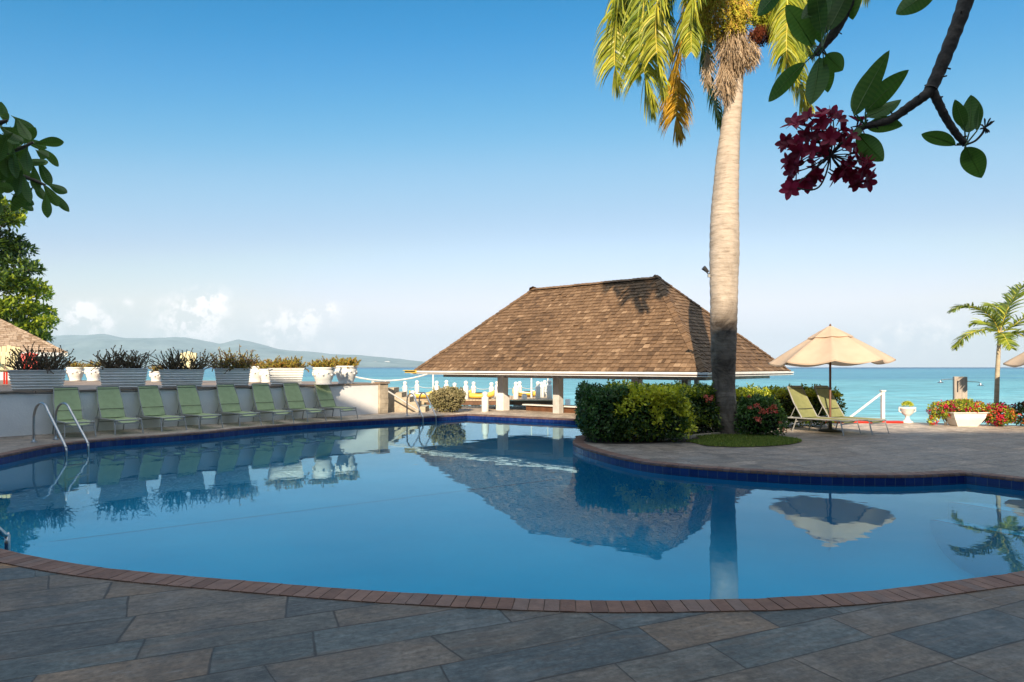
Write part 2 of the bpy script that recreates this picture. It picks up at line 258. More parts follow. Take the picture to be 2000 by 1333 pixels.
def sea_mat():
    m = bpy.data.materials.new('sea_water'); m.use_nodes = True; t = m.node_tree; p = t.nodes['Principled BSDF']
    tcn = nd(t, 'ShaderNodeTexCoord'); s = nd(t, 'ShaderNodeSeparateXYZ'); lk(t, tcn.outputs['Object'], s.inputs[0])
    ly = math_(t, 'LOGARITHM', math_(t, 'MAXIMUM', s.outputs[1], 5.0), 10.0)
    mp = nd(t, 'ShaderNodeMapping'); mp.inputs['Scale'].default_value = (.25, 1.0, 1); lk(t, tcn.outputs['Object'], mp.inputs[0])
    n0 = nd(t, 'ShaderNodeTexNoise', i_Scale=.035, i_Detail=6.0, i_Roughness=.6); lk(t, mp.outputs[0], n0.inputs['Vector'])
    n00 = nd(t, 'ShaderNodeTexNoise', i_Scale=.005, i_Detail=7.0, i_Roughness=.65); lk(t, mp.outputs[0], n00.inputs['Vector'])
    f = math_(t, 'ADD', ly, math_(t, 'MULTIPLY', math_(t, 'SUBTRACT', n0.outputs[0], .5), 1.5)); f = math_(t, 'ADD', f, math_(t, 'MULTIPLY', math_(t, 'SUBTRACT', n00.outputs[0], .5), 1.5))
    f = math_(t, 'DIVIDE', math_(t, 'SUBTRACT', f, 1.2), 2.4, clamp=True)
    rp = nd(t, 'ShaderNodeValToRGB'); cr = rp.color_ramp
    cr.elements[0].position = 0; cr.elements[0].color = (.30, .52, .50, 1); cr.elements[1].position = 1; cr.elements[1].color = (.002, .022, .08, 1)
    for pos, c in [(.18, (.16, .44, .50)), (.36, (.12, .34, .39)), (.50, (.07, .24, .35)), (.60, (.10, .31, .39)), (.70, (.07, .26, .38)), (.80, (.012, .11, .25))]:
        e = cr.elements.new(pos); e.color = (*c, 1)
    lk(t, f, rp.inputs[0])
    n1 = nd(t, 'ShaderNodeTexNoise', i_Scale=1.1, i_Detail=6.0, i_Roughness=.62); lk(t, mp.outputs[0], n1.inputs['Vector'])
    n2 = nd(t, 'ShaderNodeTexNoise', i_Scale=.12, i_Detail=4.0, i_Roughness=.6); lk(t, mp.outputs[0], n2.inputs['Vector'])
    dk = nd(t, 'ShaderNodeMapRange', i_1=.35, i_2=.65, i_3=.55, i_4=1.3); lk(t, n1.outputs[0], dk.inputs[0])
    vm = nd(t, 'ShaderNodeVectorMath', operation='SCALE'); lk(t, rp.outputs[0], vm.inputs[0]); lk(t, dk.outputs[0], vm.inputs['Scale'])
    lk(t, vm.outputs[0], p.inputs['Base Color']); p.inputs['Roughness'].default_value = .35; p.inputs['IOR'].default_value = 1.33
    p.inputs['Specular IOR Level'].default_value = .25
    h = math_(t, 'ADD', n1.outputs[0], math_(t, 'MULTIPLY', n2.outputs[0], 3.0))
    b = nd(t, 'ShaderNodeBump', i_Strength=1.0, i_Distance=.35); lk(t, h, b.inputs['Height']); lk(t, b.outputs[0], p.inputs['Normal'])
    return m
M['sea'] = sea_mat()

def palm_trunk_mat():
    m = bpy.data.materials.new('palm_trunk_bark'); m.use_nodes = True; t = m.node_tree; p = t.nodes['Principled BSDF']
    tcn = nd(t, 'ShaderNodeTexCoord'); mp = nd(t, 'ShaderNodeMapping'); mp.inputs['Scale'].default_value = (1.4, 1.4, 7.5); lk(t, tcn.outputs['Object'], mp.inputs[0])
    n1 = nd(t, 'ShaderNodeTexNoise', i_Scale=2.2, i_Detail=6.0, i_Roughness=.65); lk(t, mp.outputs[0], n1.inputs['Vector'])
    n2 = nd(t, 'ShaderNodeTexNoise', i_Scale=1.3, i_Detail=6.0, i_Roughness=.7, i_Distortion=.8); lk(t, tcn.outputs['Object'], n2.inputs['Vector'])
    s = nd(t, 'ShaderNodeSeparateXYZ'); lk(t, tcn.outputs['Object'], s.inputs[0])
    # darker brown bark toward the foot, pale ringed bark above
    low = nd(t, 'ShaderNodeMapRange', i_1=2.6, i_2=3.4, i_3=.82, i_4=0.0); lk(t, s.outputs[2], low.inputs[0])
    st = math_(t, 'ADD', low.outputs[0], math_(t, 'MULTIPLY', math_(t, 'SUBTRACT', n2.outputs[0], .5), 1.7), clamp=True)
    rp = nd(t, 'ShaderNodeValToRGB'); cr = rp.color_ramp
    cr.elements[0].position = .25; cr.elements[0].color = (.27, .21, .155, 1); cr.elements[1].position = .72; cr.elements[1].color = (.56, .47, .38, 1)
    e = cr.elements.new(.45); e.color = (.45, .37, .29, 1)
    lk(t, n1.outputs[0], rp.inputs[0])
    mxn = nd(t, 'ShaderNodeMix', data_type='RGBA'); lk(t, st, mxn.inputs[0]); lk(t, rp.outputs[0], mxn.inputs[6]); mxn.inputs[7].default_value = (.05, .036, .026, 1)
    # pale lichen crust low down on one side
    n8 = nd(t, 'ShaderNodeTexNoise', i_Scale=5.0, i_Detail=8.0, i_Roughness=.75); lk(t, tcn.outputs['Object'], n8.inputs['Vector'])
    lz = nd(t, 'ShaderNodeMapRange', i_1=.9, i_2=1.35, i_3=.10, i_4=-.3); lk(t, s.outputs[2], lz.inputs[0]); lx = nd(t, 'ShaderNodeMapRange', i_1=-.02, i_2=.16, i_3=-.3, i_4=.08); lk(t, s.outputs[0], lx.inputs[0])
    lf_ = nd(t, 'ShaderNodeMapRange', i_1=.52, i_2=.60); lk(t, math_(t, 'ADD', math_(t, 'ADD', n8.outputs[0], lz.outputs[0]), lx.outputs[0]), lf_.inputs[0])
    m2 = nd(t, 'ShaderNodeMix', data_type='RGBA'); lk(t, lf_.outputs[0], m2.inputs[0]); lk(t, mxn.outputs[2], m2.inputs[6]); m2.inputs[7].default_value = (.34, .31, .24, 1)
    lk(t, m2.outputs[2], p.inputs['Base Color']); p.inputs['Roughness'].default_value = .85
    b = nd(t, 'ShaderNodeBump', i_Strength=.8, i_Distance=.03); lk(t, n1.outputs[0], b.inputs['Height']); lk(t, b.outputs[0], p.inputs['Normal'])
    return m
M['palmtrunk'] = palm_trunk_mat()

# ------------------------------------------------------------------ mesh helpers
class MB:
    def __init__(s): s.v = []; s.f = []; s.t = []; s.uv = None; s.smooth = False
    def face(s, pts, t=.5):
        n = len(s.v); s.v += [tuple(p) for p in pts]; s.f.append(tuple(range(n, n + len(pts)))); s.t.append(t)
    def grid(s, rows, close=False, t=.5):
        n = len(s.v); m = len(rows[0])
        for r in rows: s.v += [tuple(p) for p in r]
        for i in range(len(rows) - 1):
            for j in range(m if close else m - 1):
                k = (j + 1) % m
                s.f.append((n + i * m + j, n + i * m + k, n + (i + 1) * m + k, n + (i + 1) * m + j)); s.t.append(t)
    def box(s, c, size, M_=None, t=.5, taper=1.0):
        hx, hy, hz = size[0] / 2, size[1] / 2, size[2] / 2; n = len(s.v); P = []
        for z in (-1, 1):
            k = taper if z < 0 else 1
            for x, y in ((-1, -1), (1, -1), (1, 1), (-1, 1)): P.append(V((x * hx * k, y * hy * k, z * hz)))
        for p in P:
            if M_ is not None: p = M_ @ p
            s.v.append(tuple(p + V(c)))
        for q in ((0, 3, 2, 1), (4, 5, 6, 7), (0, 1, 5, 4), (1, 2, 6, 5), (2, 3, 7, 6), (3, 0, 4, 7)): s.f.append(tuple(n + i for i in q)); s.t.append(t)
    def tube(s, pts, r, n=8, t=.5, cap=True):
        pts = [V(p) for p in pts]; k = len(pts); rr = r if isinstance(r, (list, tuple)) else [r] * k
        up = None; rows = []
        for i, p in enumerate(pts):
            d = (pts[min(i + 1, k - 1)] - pts[max(i - 1, 0)]).normalized()
            if up is None:
                up = V((0, 0, 1)) if abs(d.z) < .9 else V((1, 0, 0))
            a = d.cross(up); a = a.normalized() if a.length > 1e-6 else V((1, 0, 0)); up = a.cross(d).normalized()
            rows.append([p + (a * cos(2 * pi * j / n) + up * sin(2 * pi * j / n)) * rr[i] for j in range(n)])
        b = len(s.v); s.grid(rows, True, t)
        if cap:
            s.f.append(tuple(b + j for j in range(n))); s.t.append(t)
            s.f.append(tuple(b + (k - 1) * n + j for j in reversed(range(n)))); s.t.append(t)
    def lathe(s, prof, c=(0, 0, 0), n=24, t=.5):
        c = V(c); rows = [[c + V((r * cos(2 * pi * j / n), r * sin(2 * pi * j / n), z)) for j in range(n)] for r, z in prof]
        s.grid(rows, True, t)
    def leaf(s, p, d, nrm, ln, w, t=.5, fold=.25):
        d = d.normalized(); a = d.cross(nrm); a = a.normalized() if a.length > 1e-5 else V((1, 0, 0)); n_ = a.cross(d)
        q = p + d * ln * .5; n = len(s.v)
        s.v += [tuple(p), tuple(q + a * w * .5 + n_ * w * fold), tuple(p + d * ln), tuple(q - a * w * .5 + n_ * w * fold)]
        s.f += [(n, n + 1, n + 2), (n, n + 2, n + 3)]; s.t += [t, t]
    def sphere(s, c, r, n=8, m=5, t=.5, sq=1):
        prof = [(max(r * sin(pi * i / m), 1e-4), -r * cos(pi * i / m) * sq) for i in range(m + 1)]; s.lathe(prof, c, n, t)
    def build(s, name, m, parent=None, smooth=None):
        me = bpy.data.meshes.new(name); me.from_pydata(s.v, [], s.f)
        a = me.attributes.new('tint', 'FLOAT', 'FACE'); a.data.foreach_set('value', s.t)
        me.materials.append(m); me.update()
        if smooth if smooth is not None else s.smooth: me.polygons.foreach_set('use_smooth', [True] * len(me.polygons))
        o = bpy.data.objects.new(name, me); COL.objects.link(o)
        if parent is not None: o.parent = parent
        return o
def tag(o, label, cat, group=None, kind=None):
    o['label'] = label; o['category'] = cat
    if group: o['group'] = group
    if kind: o['kind'] = kind
    return o
def empty(name, loc, rz, label, cat, group=None):
    o = bpy.data.objects.new(name, None); COL.objects.link(o); o.location = loc; o.rotation_euler = (0, 0, rz); o.empty_display_size = .2
    return tag(o, label, cat, group)
def struct(o): o['kind'] = 'structure'; return o
def kids(o): return [c for c in bpy.data.objects if c.parent == o]
def copy_tree(o, parent=None):
    c = o.copy(); COL.objects.link(c)
    if parent is not None: c.parent = parent
    for ch in kids(o): copy_tree(ch, c)
    return c
def cat_spline(P, n=8, closed=False):
    P = [V(p) for p in P]; out = []; K = len(P)
    for i in range(K if closed else K - 1):
        g = (lambda j: P[j % K]) if closed else (lambda j: P[max(0, min(K - 1, j))])
        a, b, c, d = g(i - 1), g(i), g(i + 1), g(i + 2)
        for j in range(n):
            t = j / n; out.append(.5 * ((2 * b) + (c - a) * t + (2 * a - 5 * b + 4 * c - d) * t * t + (3 * b - a - 3 * c + d) * t ** 3))
    if not closed: out.append(P[-1])
    return out
def bevel(o, w=.01, seg=2):
    md = o.modifiers.new('bevel', 'BEVEL'); md.width = w; md.segments = seg; md.limit_method = 'ANGLE'; return o
R = random.random
def U(a, b): return random.uniform(a, b)
def rvec():
    while True:
        p = V((U(-1, 1), U(-1, 1), U(-1, 1)))
        if .05 < p.length < 1: return p.normalized()
def ordn(i): return ['first', 'second', 'third', 'fourth', 'fifth', 'sixth', 'seventh', 'eighth', 'ninth', 'tenth', 'eleventh', 'twelfth', 'thirteenth', 'fourteenth', 'fifteenth', 'sixteenth'][i]

# ------------------------------------------------------------------ pool outline (inner edge of the coping)
near = [gp(0, 1072), gp(125, 1098), gp(250, 1115), gp(500, 1137), gp(750, 1156), gp(1000, 1169), gp(1200, 1174), gp(1430, 1171), gp(1500, 1169), gp(1700, 1155), gp(1900, 1130), gp(2000, 1115)]
curveA = [V((-9.35, 11.6, 0)), V((-8.9, 10.0, 0)), V((-7.7, 8.4, 0)), V((-6.2, 7.0, 0))] + near + [V((5.3, 6.05, 0)), V((6.6, 6.9, 0)), V((7.6, 7.9, 0)), V((7.9, 8.9, 0))]
penins = [gp(1887, 924.5), gp(1775, 929), gp(1640, 928), gp(1505, 922.6), gp(1415, 917), gp(1302, 908), gp(1235, 899), gp(1167, 883), gp(1127, 870), gp(1120, 860), V((1.75, 16.3, 0)), V((2.6, 17.3, 0)), V((3.6, 18.1, 0))]
farl = [gp(912, 810), gp(860, 813.4), gp(760, 818.4), gp(665, 823.6), gp(570, 829.8), gp(475, 837.5), gp(400, 845), gp(300, 852.5), gp(200, 859.5), gp(100, 871), gp(0, 891)]
def smooth2(P, n): return cat_spline(P, n)
outline = smooth2(farl + curveA, 5) + smooth2(penins, 5) + [gp(1140, 820.6)]
# split long straight edges for tidy coping bricks
def resample(P, step):
    out = []; K = len(P)
    for i in range(K):
        a, b = P[i], P[(i + 1) % K]; n = max(1, int((b - a).length / step))
        out += [a.lerp(b, j / n) for j in range(n)]
    return out
outline = resample(outline, .3)
def area(P): return sum(P[i].x * P[(i + 1) % len(P)].y - P[(i + 1) % len(P)].x * P[i].y for i in range(len(P))) / 2
if area(outline) < 0: outline.reverse()
K = len(outline)
def offs(P, d):                    # outward (right of a ccw polygon)
    out = []; K = len(P)
    for i in range(K):
        a, b, c = P[i - 1], P[i], P[(i + 1) % K]
        e1 = (b - a).normalized(); e2 = (c - b).normalized(); n = V((e1.y, -e1.x, 0)) + V((e2.y, -e2.x, 0)); n.normalize()
        k = max(.6, n.dot(V((e1.y, -e1.x, 0)))); out.append(b + n * d / k)
    return out
CW = .235
outer = offs(outline, CW)
def inpoly(p, P):
    c = False; K = len(P)
    for i in range(K):
        a, b = P[i], P[i - 1]
        if (a.y > p[1]) != (b.y > p[1]) and p[0] < (b.x - a.x) * (p[1] - a.y) / (b.y - a.y) + a.x: c = not c
    return c
def sheet(name, polys, z, m):      # polys: outer + holes
    allp = [p for P in polys for p in P]; tri = tessellate_polygon([[V((p.x, p.y, 0)) for p in P] for P in polys])
    mb = MB(); mb.v = [(p.x, p.y, z) for p in allp]
    for tr in tri:
        a, b, c = [allp[i] for i in tr]
        if (b - a).xy.to_3d().cross((c - a).xy.to_3d()).z < 0: tr = (tr[0], tr[2], tr[1])
        mb.f.append(tuple(tr)); mb.t.append(.5)
    return mb.build(name, m)
deck_outer = [V(p) for p in ((-4.68, 23.56, 0), (-3.6, 26.6, 0), (-1.0, 26.9, 0), (-.9, 25.7, 0), (2.2, 25.4, 0), (7.6, 23.6, 0), (8.7, 20.4, 0), (9.2, 19.85, 0), (11.8, 19.75, 0), (13.6, 18.9, 0), (15, 18.5, 0), (40, 18.2, 0),
                              (40, -14, 0), (-40, -14, 0), (-40, -12, 0), (-25.4, .8, 0))]
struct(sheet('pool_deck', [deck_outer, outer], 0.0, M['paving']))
mb = MB()                          # deck edge down to the sea
for i in range(0, 12):
    a, b = deck_outer[i], deck_outer[(i + 1) % len(deck_outer)]
    mb.face([a, b, b + V((0, 0, -3)), a + V((0, 0, -3))])
struct(mb.build('quay_edge', M['stone']))
# coping: individual bricks with bullnose toward the water
mb = MB()
per = [0]
for i in range(K): per.append(per[-1] + (outline[(i + 1) % K] - outline[i]).length)
def along(P, s):
    s %= per[-1]; lo = 0; hi = K
    while hi - lo > 1:
        m_ = (lo + hi) // 2
        if per[m_] <= s: lo = m_
        else: hi = m_
    t = (s - per[lo]) / (per[lo + 1] - per[lo]); return P[lo].lerp(P[(lo + 1) % K], t)
nb = int(per[-1] / .102); stp = per[-1] / nb
for i in range(nb):
    s0, s1 = i * stp + .003, (i + 1) * stp - .003
    a0, a1, b0, b1 = along(outline, s0), along(outline, s1), along(outer, s0), along(outer, s1); t = R(); h = U(-.0015, .0015)
    prof = [(1, .008), (.12, .012), (.03, .006), (-.02, -.012), (-.02, -.035), (.05, -.05)]
    rows = [[a0.lerp(b0, q) + V((0, 0, z + h)) for q, z in prof], [a1.lerp(b1, q) + V((0, 0, z + h)) for q, z in prof]]
    mb.grid(rows, False, t)
    mb.face([r + V((0, 0, 0)) for r in rows[0]] + [b0 + V((0, 0, -.05))], t); mb.face([*reversed(rows[1]), b1 + V((0, 0, -.05))], t)
    mb.face([rows[0][0], rows[1][0], b1 + V((0, 0, -.05)), b0 + V((0, 0, -.05))], t)
struct(mb.build('pool_coping', M['brick']))
mb = MB(); mb.grid([[p + V((0, 0, .002)) for p in outer] , [p + V((0, 0, .002)) for p in outline]], True); struct(mb.build('coping_mortar', mat('mortar', (.13, .105, .09), (.09, .075, .065), 14, .9)))
# walls of the basin: tile band then plaster
mb = MB(); rows = [[p + V((0, 0, z)) for p in outline] for z in (.0, -.165)]; mb.grid(rows, True)
tb = mb.build('waterline_tiles', M['tile']); struct(tb)
uvl = tb.data.uv_layers.new(name='uv')
for poly in tb.data.polygons:
    for li in poly.loop_indices:
        vi = tb.data.loops[li].vertex_index; j = vi % K; s = per[j]
        if (poly.index % K) == K - 1 and j == 0: s = per[K]
        uvl.data[li].uv = (s, tb.data.vertices[vi].co.z + .15 * 4)
inner = offs(outline, -.012)
mb = MB(); mb.grid([[p + V((0, 0, -.165)) for p in outline], [p + V((0, 0, -1.45)) for p in inner]], True); mb = MB()
mb.grid([[p + V((0, 0, zz)) for p in offs(outline, -oo_)] for oo_, zz in ((0, -.165), (.004, -.5), (.02, -.75), (.08, -.95), (.2, -1.13), (.4, -1.27), (.7, -1.38), (1.1, -1.436), (1.5, -1.452))], True); struct(mb.build('pool_wall', M['basin'], smooth=True))
struct(sheet('pool_floor', [offs(outline, .05)], -1.45, M['basin']))
struct(sheet('pool_water', [outline], -.135, M['water']))
# thin dark line across the floor
a, b = gp(60, 1063, -1.44), gp(1090, 936, -1.44); d = (b - a).normalized(); n_ = V((-d.y, d.x, 0)) * .016
mb = MB(); mb.face([a - n_, b - n_, b + n_, a + n_]); DBL = mat('dark_blue_line', (.004, .07, .20), rough=.9); struct(mb.build('pool_floor_line', DBL))
# submerged steps in the corner at the right
c0 = gp(1887, 924.5)
sdir = V((.28, -.96, 0)).normalized(); tdir = V((-.96, -.28, 0)).normalized()
for k_ in range(2):
    z = -.42 - k_ * .25; mb = MB(); o = V((7.9, 8.9, 0))
    ex = .55 + .42 * k_
    p0 = c0 + V((-.25, -.08, 0)) + V((-.36 * k_ - .1, .0, 0)); q0 = c0 + V((1.35, -2.3, 0)) + V((-.9, 0, 0)) * (.45 + .42 * k_)
    p1 = c0 + V((.2, -.1, 0)); q1 = q0 + V((1.2, .6, 0))
    mb.grid([[p0 + V((0, 0, z)), q0 + V((0, 0, z))], [p1 + V((0, 0, z)), q1 + V((0, 0, z))]]); mb.face([p0 + V((0, 0, z)), q0 + V((0, 0, z)), q0 + V((0, 0, -1.44)), p0 + V((0, 0, -1.44))])
    mb.face([p0 + V((0, 0, z)), p0 + V((0, 0, -1.44)), p1 + V((0, 0, -1.44)), p1 + V((0, 0, z))])
    so = mb.build('pool_step', M['basin']); struct(so)
    mb = MB(); e = (q0 - p0).normalized(); nn = V((-e.y, e.x, 0)) * .07
    if nn.x < 0: nn = -nn
    mb.face([p0 + V((0, 0, z + .004)), q0 + V((0, 0, z + .004)), q0 + nn + V((0, 0, z + .004)), p0 + nn + V((0, 0, z + .004))]); mb.build('step_edge_tiles', DBL, so)

# ------------------------------------------------------------------ sea, land behind, hills
mb = MB(); SZ = -.85
seap = [V(p) for p in ((-9500, 24.4, 0), (1.4, 24.4, 0), (5.2, 19.2, 0), (7.5, 16.8, 0), (9500, 16.8, 0), (9500, 9500, 0), (-9500, 9500, 0))]
struct(sheet('sea', [seap], SZ, M['sea']))
mb = MB(); mb.face([(-400, -400, -1.6), (400, -400, -1.6), (400, 30, -1.6), (-400, 30, -1.6)]); struct(mb.build('ground', M['stone']))
prof = [(-900, 652), (-500, 650), (-200, 652), (0, 658), (100, 655), (200, 652), (290, 660), (345, 657), (400, 666), (430, 670), (465, 662), (505, 672), (560, 682), (620, 687), (700, 694), (770, 700), (830, 706), (880, 713), (930, 718.5)]
def hp(x, prof):
    for (a, ya), (b, yb) in zip(prof, prof[1:]):
        if a <= x <= b: t = (x - a) / (b - a); return ya + (yb - ya) * t
    return 719
def hills(name, prof, D, depth, x0, x1, n=260, m=26, amp=1.0, seed=0):
    mb = MB(); mb.smooth = True; rows = []
    for j in range(m + 1):
        q = j / m; d = D - depth * (1 - q); row = []
        for i in range(n + 1):
            px = x0 + (x1 - x0) * i / n; yy = hp(px, prof); top = (HY - yy) / F * D + 2
            e = q ** .8; X_ = (px - 1000) / F * d
            nn = noise.fractal(V((X_ / 700 + seed, d / 700, 0)), .9, 2.0, 6); rdg = 1 - abs(noise.noise(V((X_ / 420 + seed, d / 900, 3))))
            h = max(-3, top * e * (.80 + .2 * rdg) + top * .30 * nn * amp * (1 - e * .75)) if yy < 717.8 else -3
            row.append((X_, d, h + SZ))
        rows.append(row)
    d = D + depth * .6
    rows.append([(p[0], d, -10) for p in rows[-1]])
    mb.grid(rows); return struct(mb.build(name, M['hill']))
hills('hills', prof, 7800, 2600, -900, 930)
# pale houses on the far hillside
for k_ in range(26):
    px = U(110, 780); q = U(.3, .9); D = 7800 - 2600 * (1 - q)
    yy = 717 - (717 - hp(px, prof)) * q * .7; s = U(14, 30); p = ap(px, yy, D - 250)
    mb = MB(); mb.box((0, 0, 0), (s * 1.6, s, s)); 
    mb.face([(-s * .9, -s * .6, s * .5), (s * .9, -s * .6, s * .5), (s * .7, 0, s * .9), (-s * .7, 0, s * .9)]); mb.face([(-s * .9, s * .6, s * .5), (s * .9, s * .6, s * .5), (s * .7, 0, s * .9), (-s * .7, 0, s * .9)])
    o = mb.build('hillside_house', M['house']); o.location = p; tag(o, 'tiny pale house on the hazy hills across the bay', 'house', 'houses on the far hills')

# ------------------------------------------------------------------ shingle roof builder
def slope(mb, A, B, C, D_, expo=.17, wmin=.10, wmax=.24, th=.028, tm=None):
    """A-B eave, D_-C top edge (D_ above A).  Courses of shingles on the quad."""
    A, B, C, D_ = map(V, (A, B, C, D_)); ud = (B - A).normalized(); nrm = (B - A).cross(D_ - A).normalized()
    if nrm.z < 0: nrm = -nrm
    vd = nrm.cross(ud).normalized()
    if vd.z < 0: vd = -vd
    H_ = (D_ - A).dot(vd); lu = (D_ - A).dot(ud); ru = (C - A).dot(ud); wid = (B - A).length
    mb.face([A - nrm * .02, B - nrm * .02, C - nrm * .02, D_ - nrm * .02], .1)
    nC = int(H_ / expo) + 1
    for i in range(nC):
        v0 = i * expo; v1 = min(v0 + expo * 1.12, H_ + .02)
        if v0 > H_: break
        f0 = v0 / H_; ul = lu * f0; ur = wid + (ru - wid) * f0; f1 = min(v1 / H_, 1); ul1 = lu * f1; ur1 = wid + (ru - wid) * f1
        x = ul - .02 - R() * .05
        while x < ur:
            w = U(wmin, wmax); x2 = min(x + w, ur + .02); g = .006
            xa, xb = x + g, x2 - g
            if xb - xa > .02:
                ta, tb_ = max(xa, ul1), min(xb, ur1)
                if tb_ <= ta: ta = tb_ = (max(min(xa, ur1), ul1) + max(min(xb, ur1), ul1)) / 2
                j = U(-.012, .012); h = th * U(.7, 1.35) + (0.03 if R() < .01 else 0); z0 = v0 + j
                t = min(1, max(0, random.gauss(.42, .16) + .28 * noise.noise(V((x * .5, v0 * .5, 1.3))))) if tm is None else tm()
                if tm is None and R() < .03: t = U(.78, .95)
                P = lambda a_, b_, c_: A + ud * a_ + vd * b_ + nrm * c_
                mb.face([P(xa, z0, h), P(xb, z0, h + U(-.004, .004)), P(tb_, v1, .004), P(ta, v1, .004)], t)
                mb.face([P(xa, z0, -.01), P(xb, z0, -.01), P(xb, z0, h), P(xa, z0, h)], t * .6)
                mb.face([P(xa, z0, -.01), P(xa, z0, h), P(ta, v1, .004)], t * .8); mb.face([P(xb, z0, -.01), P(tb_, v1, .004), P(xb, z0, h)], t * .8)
            x = x2
def caps(mb, a, b, wdt=.15, step=.17, dirs=None, tm=None):
    a, b = V(a), V(b); d = (b - a).normalized(); n = int((b - a).length / step); side = d.cross(V((0, 0, 1))).normalized(); up = side.cross(d)
    for i in range(n + 1):
        p = a + d * step * i; h = .055 + U(-.008, .01); t = min(1, max(0, random.gauss(.4, .15))) if tm is None else tm()
        for s_ in (-1, 1):
            q0 = p + up * h; q1 = p + side * s_ * wdt + up * (h - .085); q2 = q1 + d * step * 1.3 - up * .02; q3 = q0 + d * step * 1.3 - up * .02
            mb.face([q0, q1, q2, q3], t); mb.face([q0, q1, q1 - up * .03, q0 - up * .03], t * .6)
# ------------------------------------------------------------------ swim-up pavilion
SC = .97
Nn = V((5.531 * SC, 19.5 * SC, 0)); th = .855; d1 = V((-sin(th), cos(th), 0)); d2 = V((cos(th), sin(th), 0)); la, lb = 12.568 * SC, 6.815 * SC
ze = EY - .199 * SC; zr = EY + 3.195 * SC; ins = 3.405 * SC
pav = empty('poolside_pavilion', (0, 0, 0), 0, 'open pavilion with steep brown shingle hip roof at the far pool edge', 'pavilion')
def PV(a, b, z): p = Nn + d1 * a + d2 * b; return V((p.x, p.y, z))
mb = MB(); zt = ze + .06
cA, cB, cC, cD = PV(0, 0, zt), PV(la, 0, zt), PV(la, lb, zt), PV(0, lb, zt); r1, r2 = PV(ins, lb / 2, zr), PV(la - ins, lb / 2, zr)
slope(mb, cB, cA, r1, r2); slope(mb, cA, cD, r1, r1 + d1 * .01); slope(mb, cC, cB, r2, r2 - d1 * .01); slope(mb, cD, cC, r2, r1)
caps(mb, cA, r1); caps(mb, cB, r2); caps(mb, cC, r2); caps(mb, cD, r1); caps(mb, r2, r1, .16)
mb.build('roof', M['shingle'], pav)
mb = MB()                          # dark ceiling under the shingles
mb.face([p - V((0, 0, .03)) for p in (cA, cB, cC, cD)])
mb.build('soffit', M['wood'], pav)
def beam(mb, a, b, w, h, t=.5):
    a, b = V(a), V(b); d = (b - a).normalized(); s_ = d.cross(V((0, 0, 1))).normalized() * w / 2; u_ = V((0, 0, h / 2))
    r = lambda p: [p - s_ - u_, p + s_ - u_, p + s_ + u_, p - s_ + u_]
    n = len(mb.v); mb.v += [tuple(x) for x in r(a) + r(b)]
    for q in ((0, 1, 2, 3), (7, 6, 5, 4), (0, 4, 5, 1), (1, 5, 6, 2), (2, 6, 7, 3), (3, 7, 4, 0)): mb.f.append(tuple(n + i for i in q)); mb.t.append(t)
mb = MB(); o_ = .10
def ring(oo, z, w, h):
    q = [PV(-oo, -oo, z), PV(la + oo, -oo, z), PV(la + oo, lb + oo, z), PV(-oo, lb + oo, z)]
    for i in range(4):
        a, b = q[i], q[(i + 1) % 4]; d = (b - a).normalized(); beam(mb, a - d * w / 2, b - d * w / 2 - d * .002, w, h)
ring(.02, ze - .02, .05, .14); ring(.085, ze + .012, .08, .055); ring(.10, ze - .065, .035, .022)
gut = mb.build('gutter', M['white'], pav)
mb = MB(); ring(.062, ze - .034, .06, .03); mb.build('shadow_line_strip', M['wood'], gut)  # dark strip added to draw the shadow line under the gutter
mb = MB(); beam(mb, PV(la + .45, -.10, ze + .02), PV(la - .25, -.145, ze + .02), .06, .11); beam(mb, PV(la + .45, -.17, ze + .062), PV(la - .25, -.2, ze + .062), .12, .02); mb.build('gutter_end', M['yellow'], gut)
mb = MB(); beam(mb, PV(.5, 1.15, ze - .12), PV(la - .5, 1.15, ze - .12), .16, .16); beam(mb, PV(.5, lb - .55, ze - .12), PV(la - .5, lb - .55, ze - .12), .16, .16)
beam(mb, PV(.58, 1.24, ze - .12), PV(.58, lb - .64, ze - .12), .16, .15); beam(mb, PV(la - .58, 1.24, ze - .12), PV(la - .58, lb - .64, ze - .12), .16, .15); mb.build('ring_beam', M['post'], pav)
def onray(px, b):                  # distance along d1 where the row at inset b crosses a view ray
    k_ = (px - 1000) / F; p = Nn + d2 * b; return (k_ * p.y - p.x) / (d1.x - k_ * d1.y)
for px, b, w in ((982, 1.15, .29), (1090, 1.15, .27), (1244, 1.15, .27), (1340, lb - 1.0, .27), (1361, lb - .6, .16)):
    a_ = onray(px, b); p = PV(a_, b, 0); mb = MB(); Mz = Matrix.Rotation(math.atan2(d1.y, d1.x), 3, 'Z')
    mb.box((p.x, p.y, (ze - .06) / 2 - .02), (w, w, ze - .06 + .1), Mz)
    if px == 982: mb.box((p.x, p.y, .26), (w + .07, w + .07, .6), Mz)
    bevel(mb.build('post', M['white'] if px == 982 else M['post'], pav), .012)
mb = MB(); Mz = Matrix.Rotation(math.atan2(d1.y, d1.x), 3, 'Z')
c = PV(onray(1190, 1.0), 1.35, 0); a0 = onray(1010, 1.0)
beam(mb, PV(a0, 1.75, .10), PV(-.2, 1.75, .10), .5, .20); bar = mb.build('bar_counter', M['wood'], pav)  # dark wood puts the shade under the roof into the counter's colour
mb = MB(); beam(mb, PV(a0 + .1, 1.72, .222), PV(-.3, 1.72, .222), .62, .04); mb.build('counter_top', M['white'], bar)

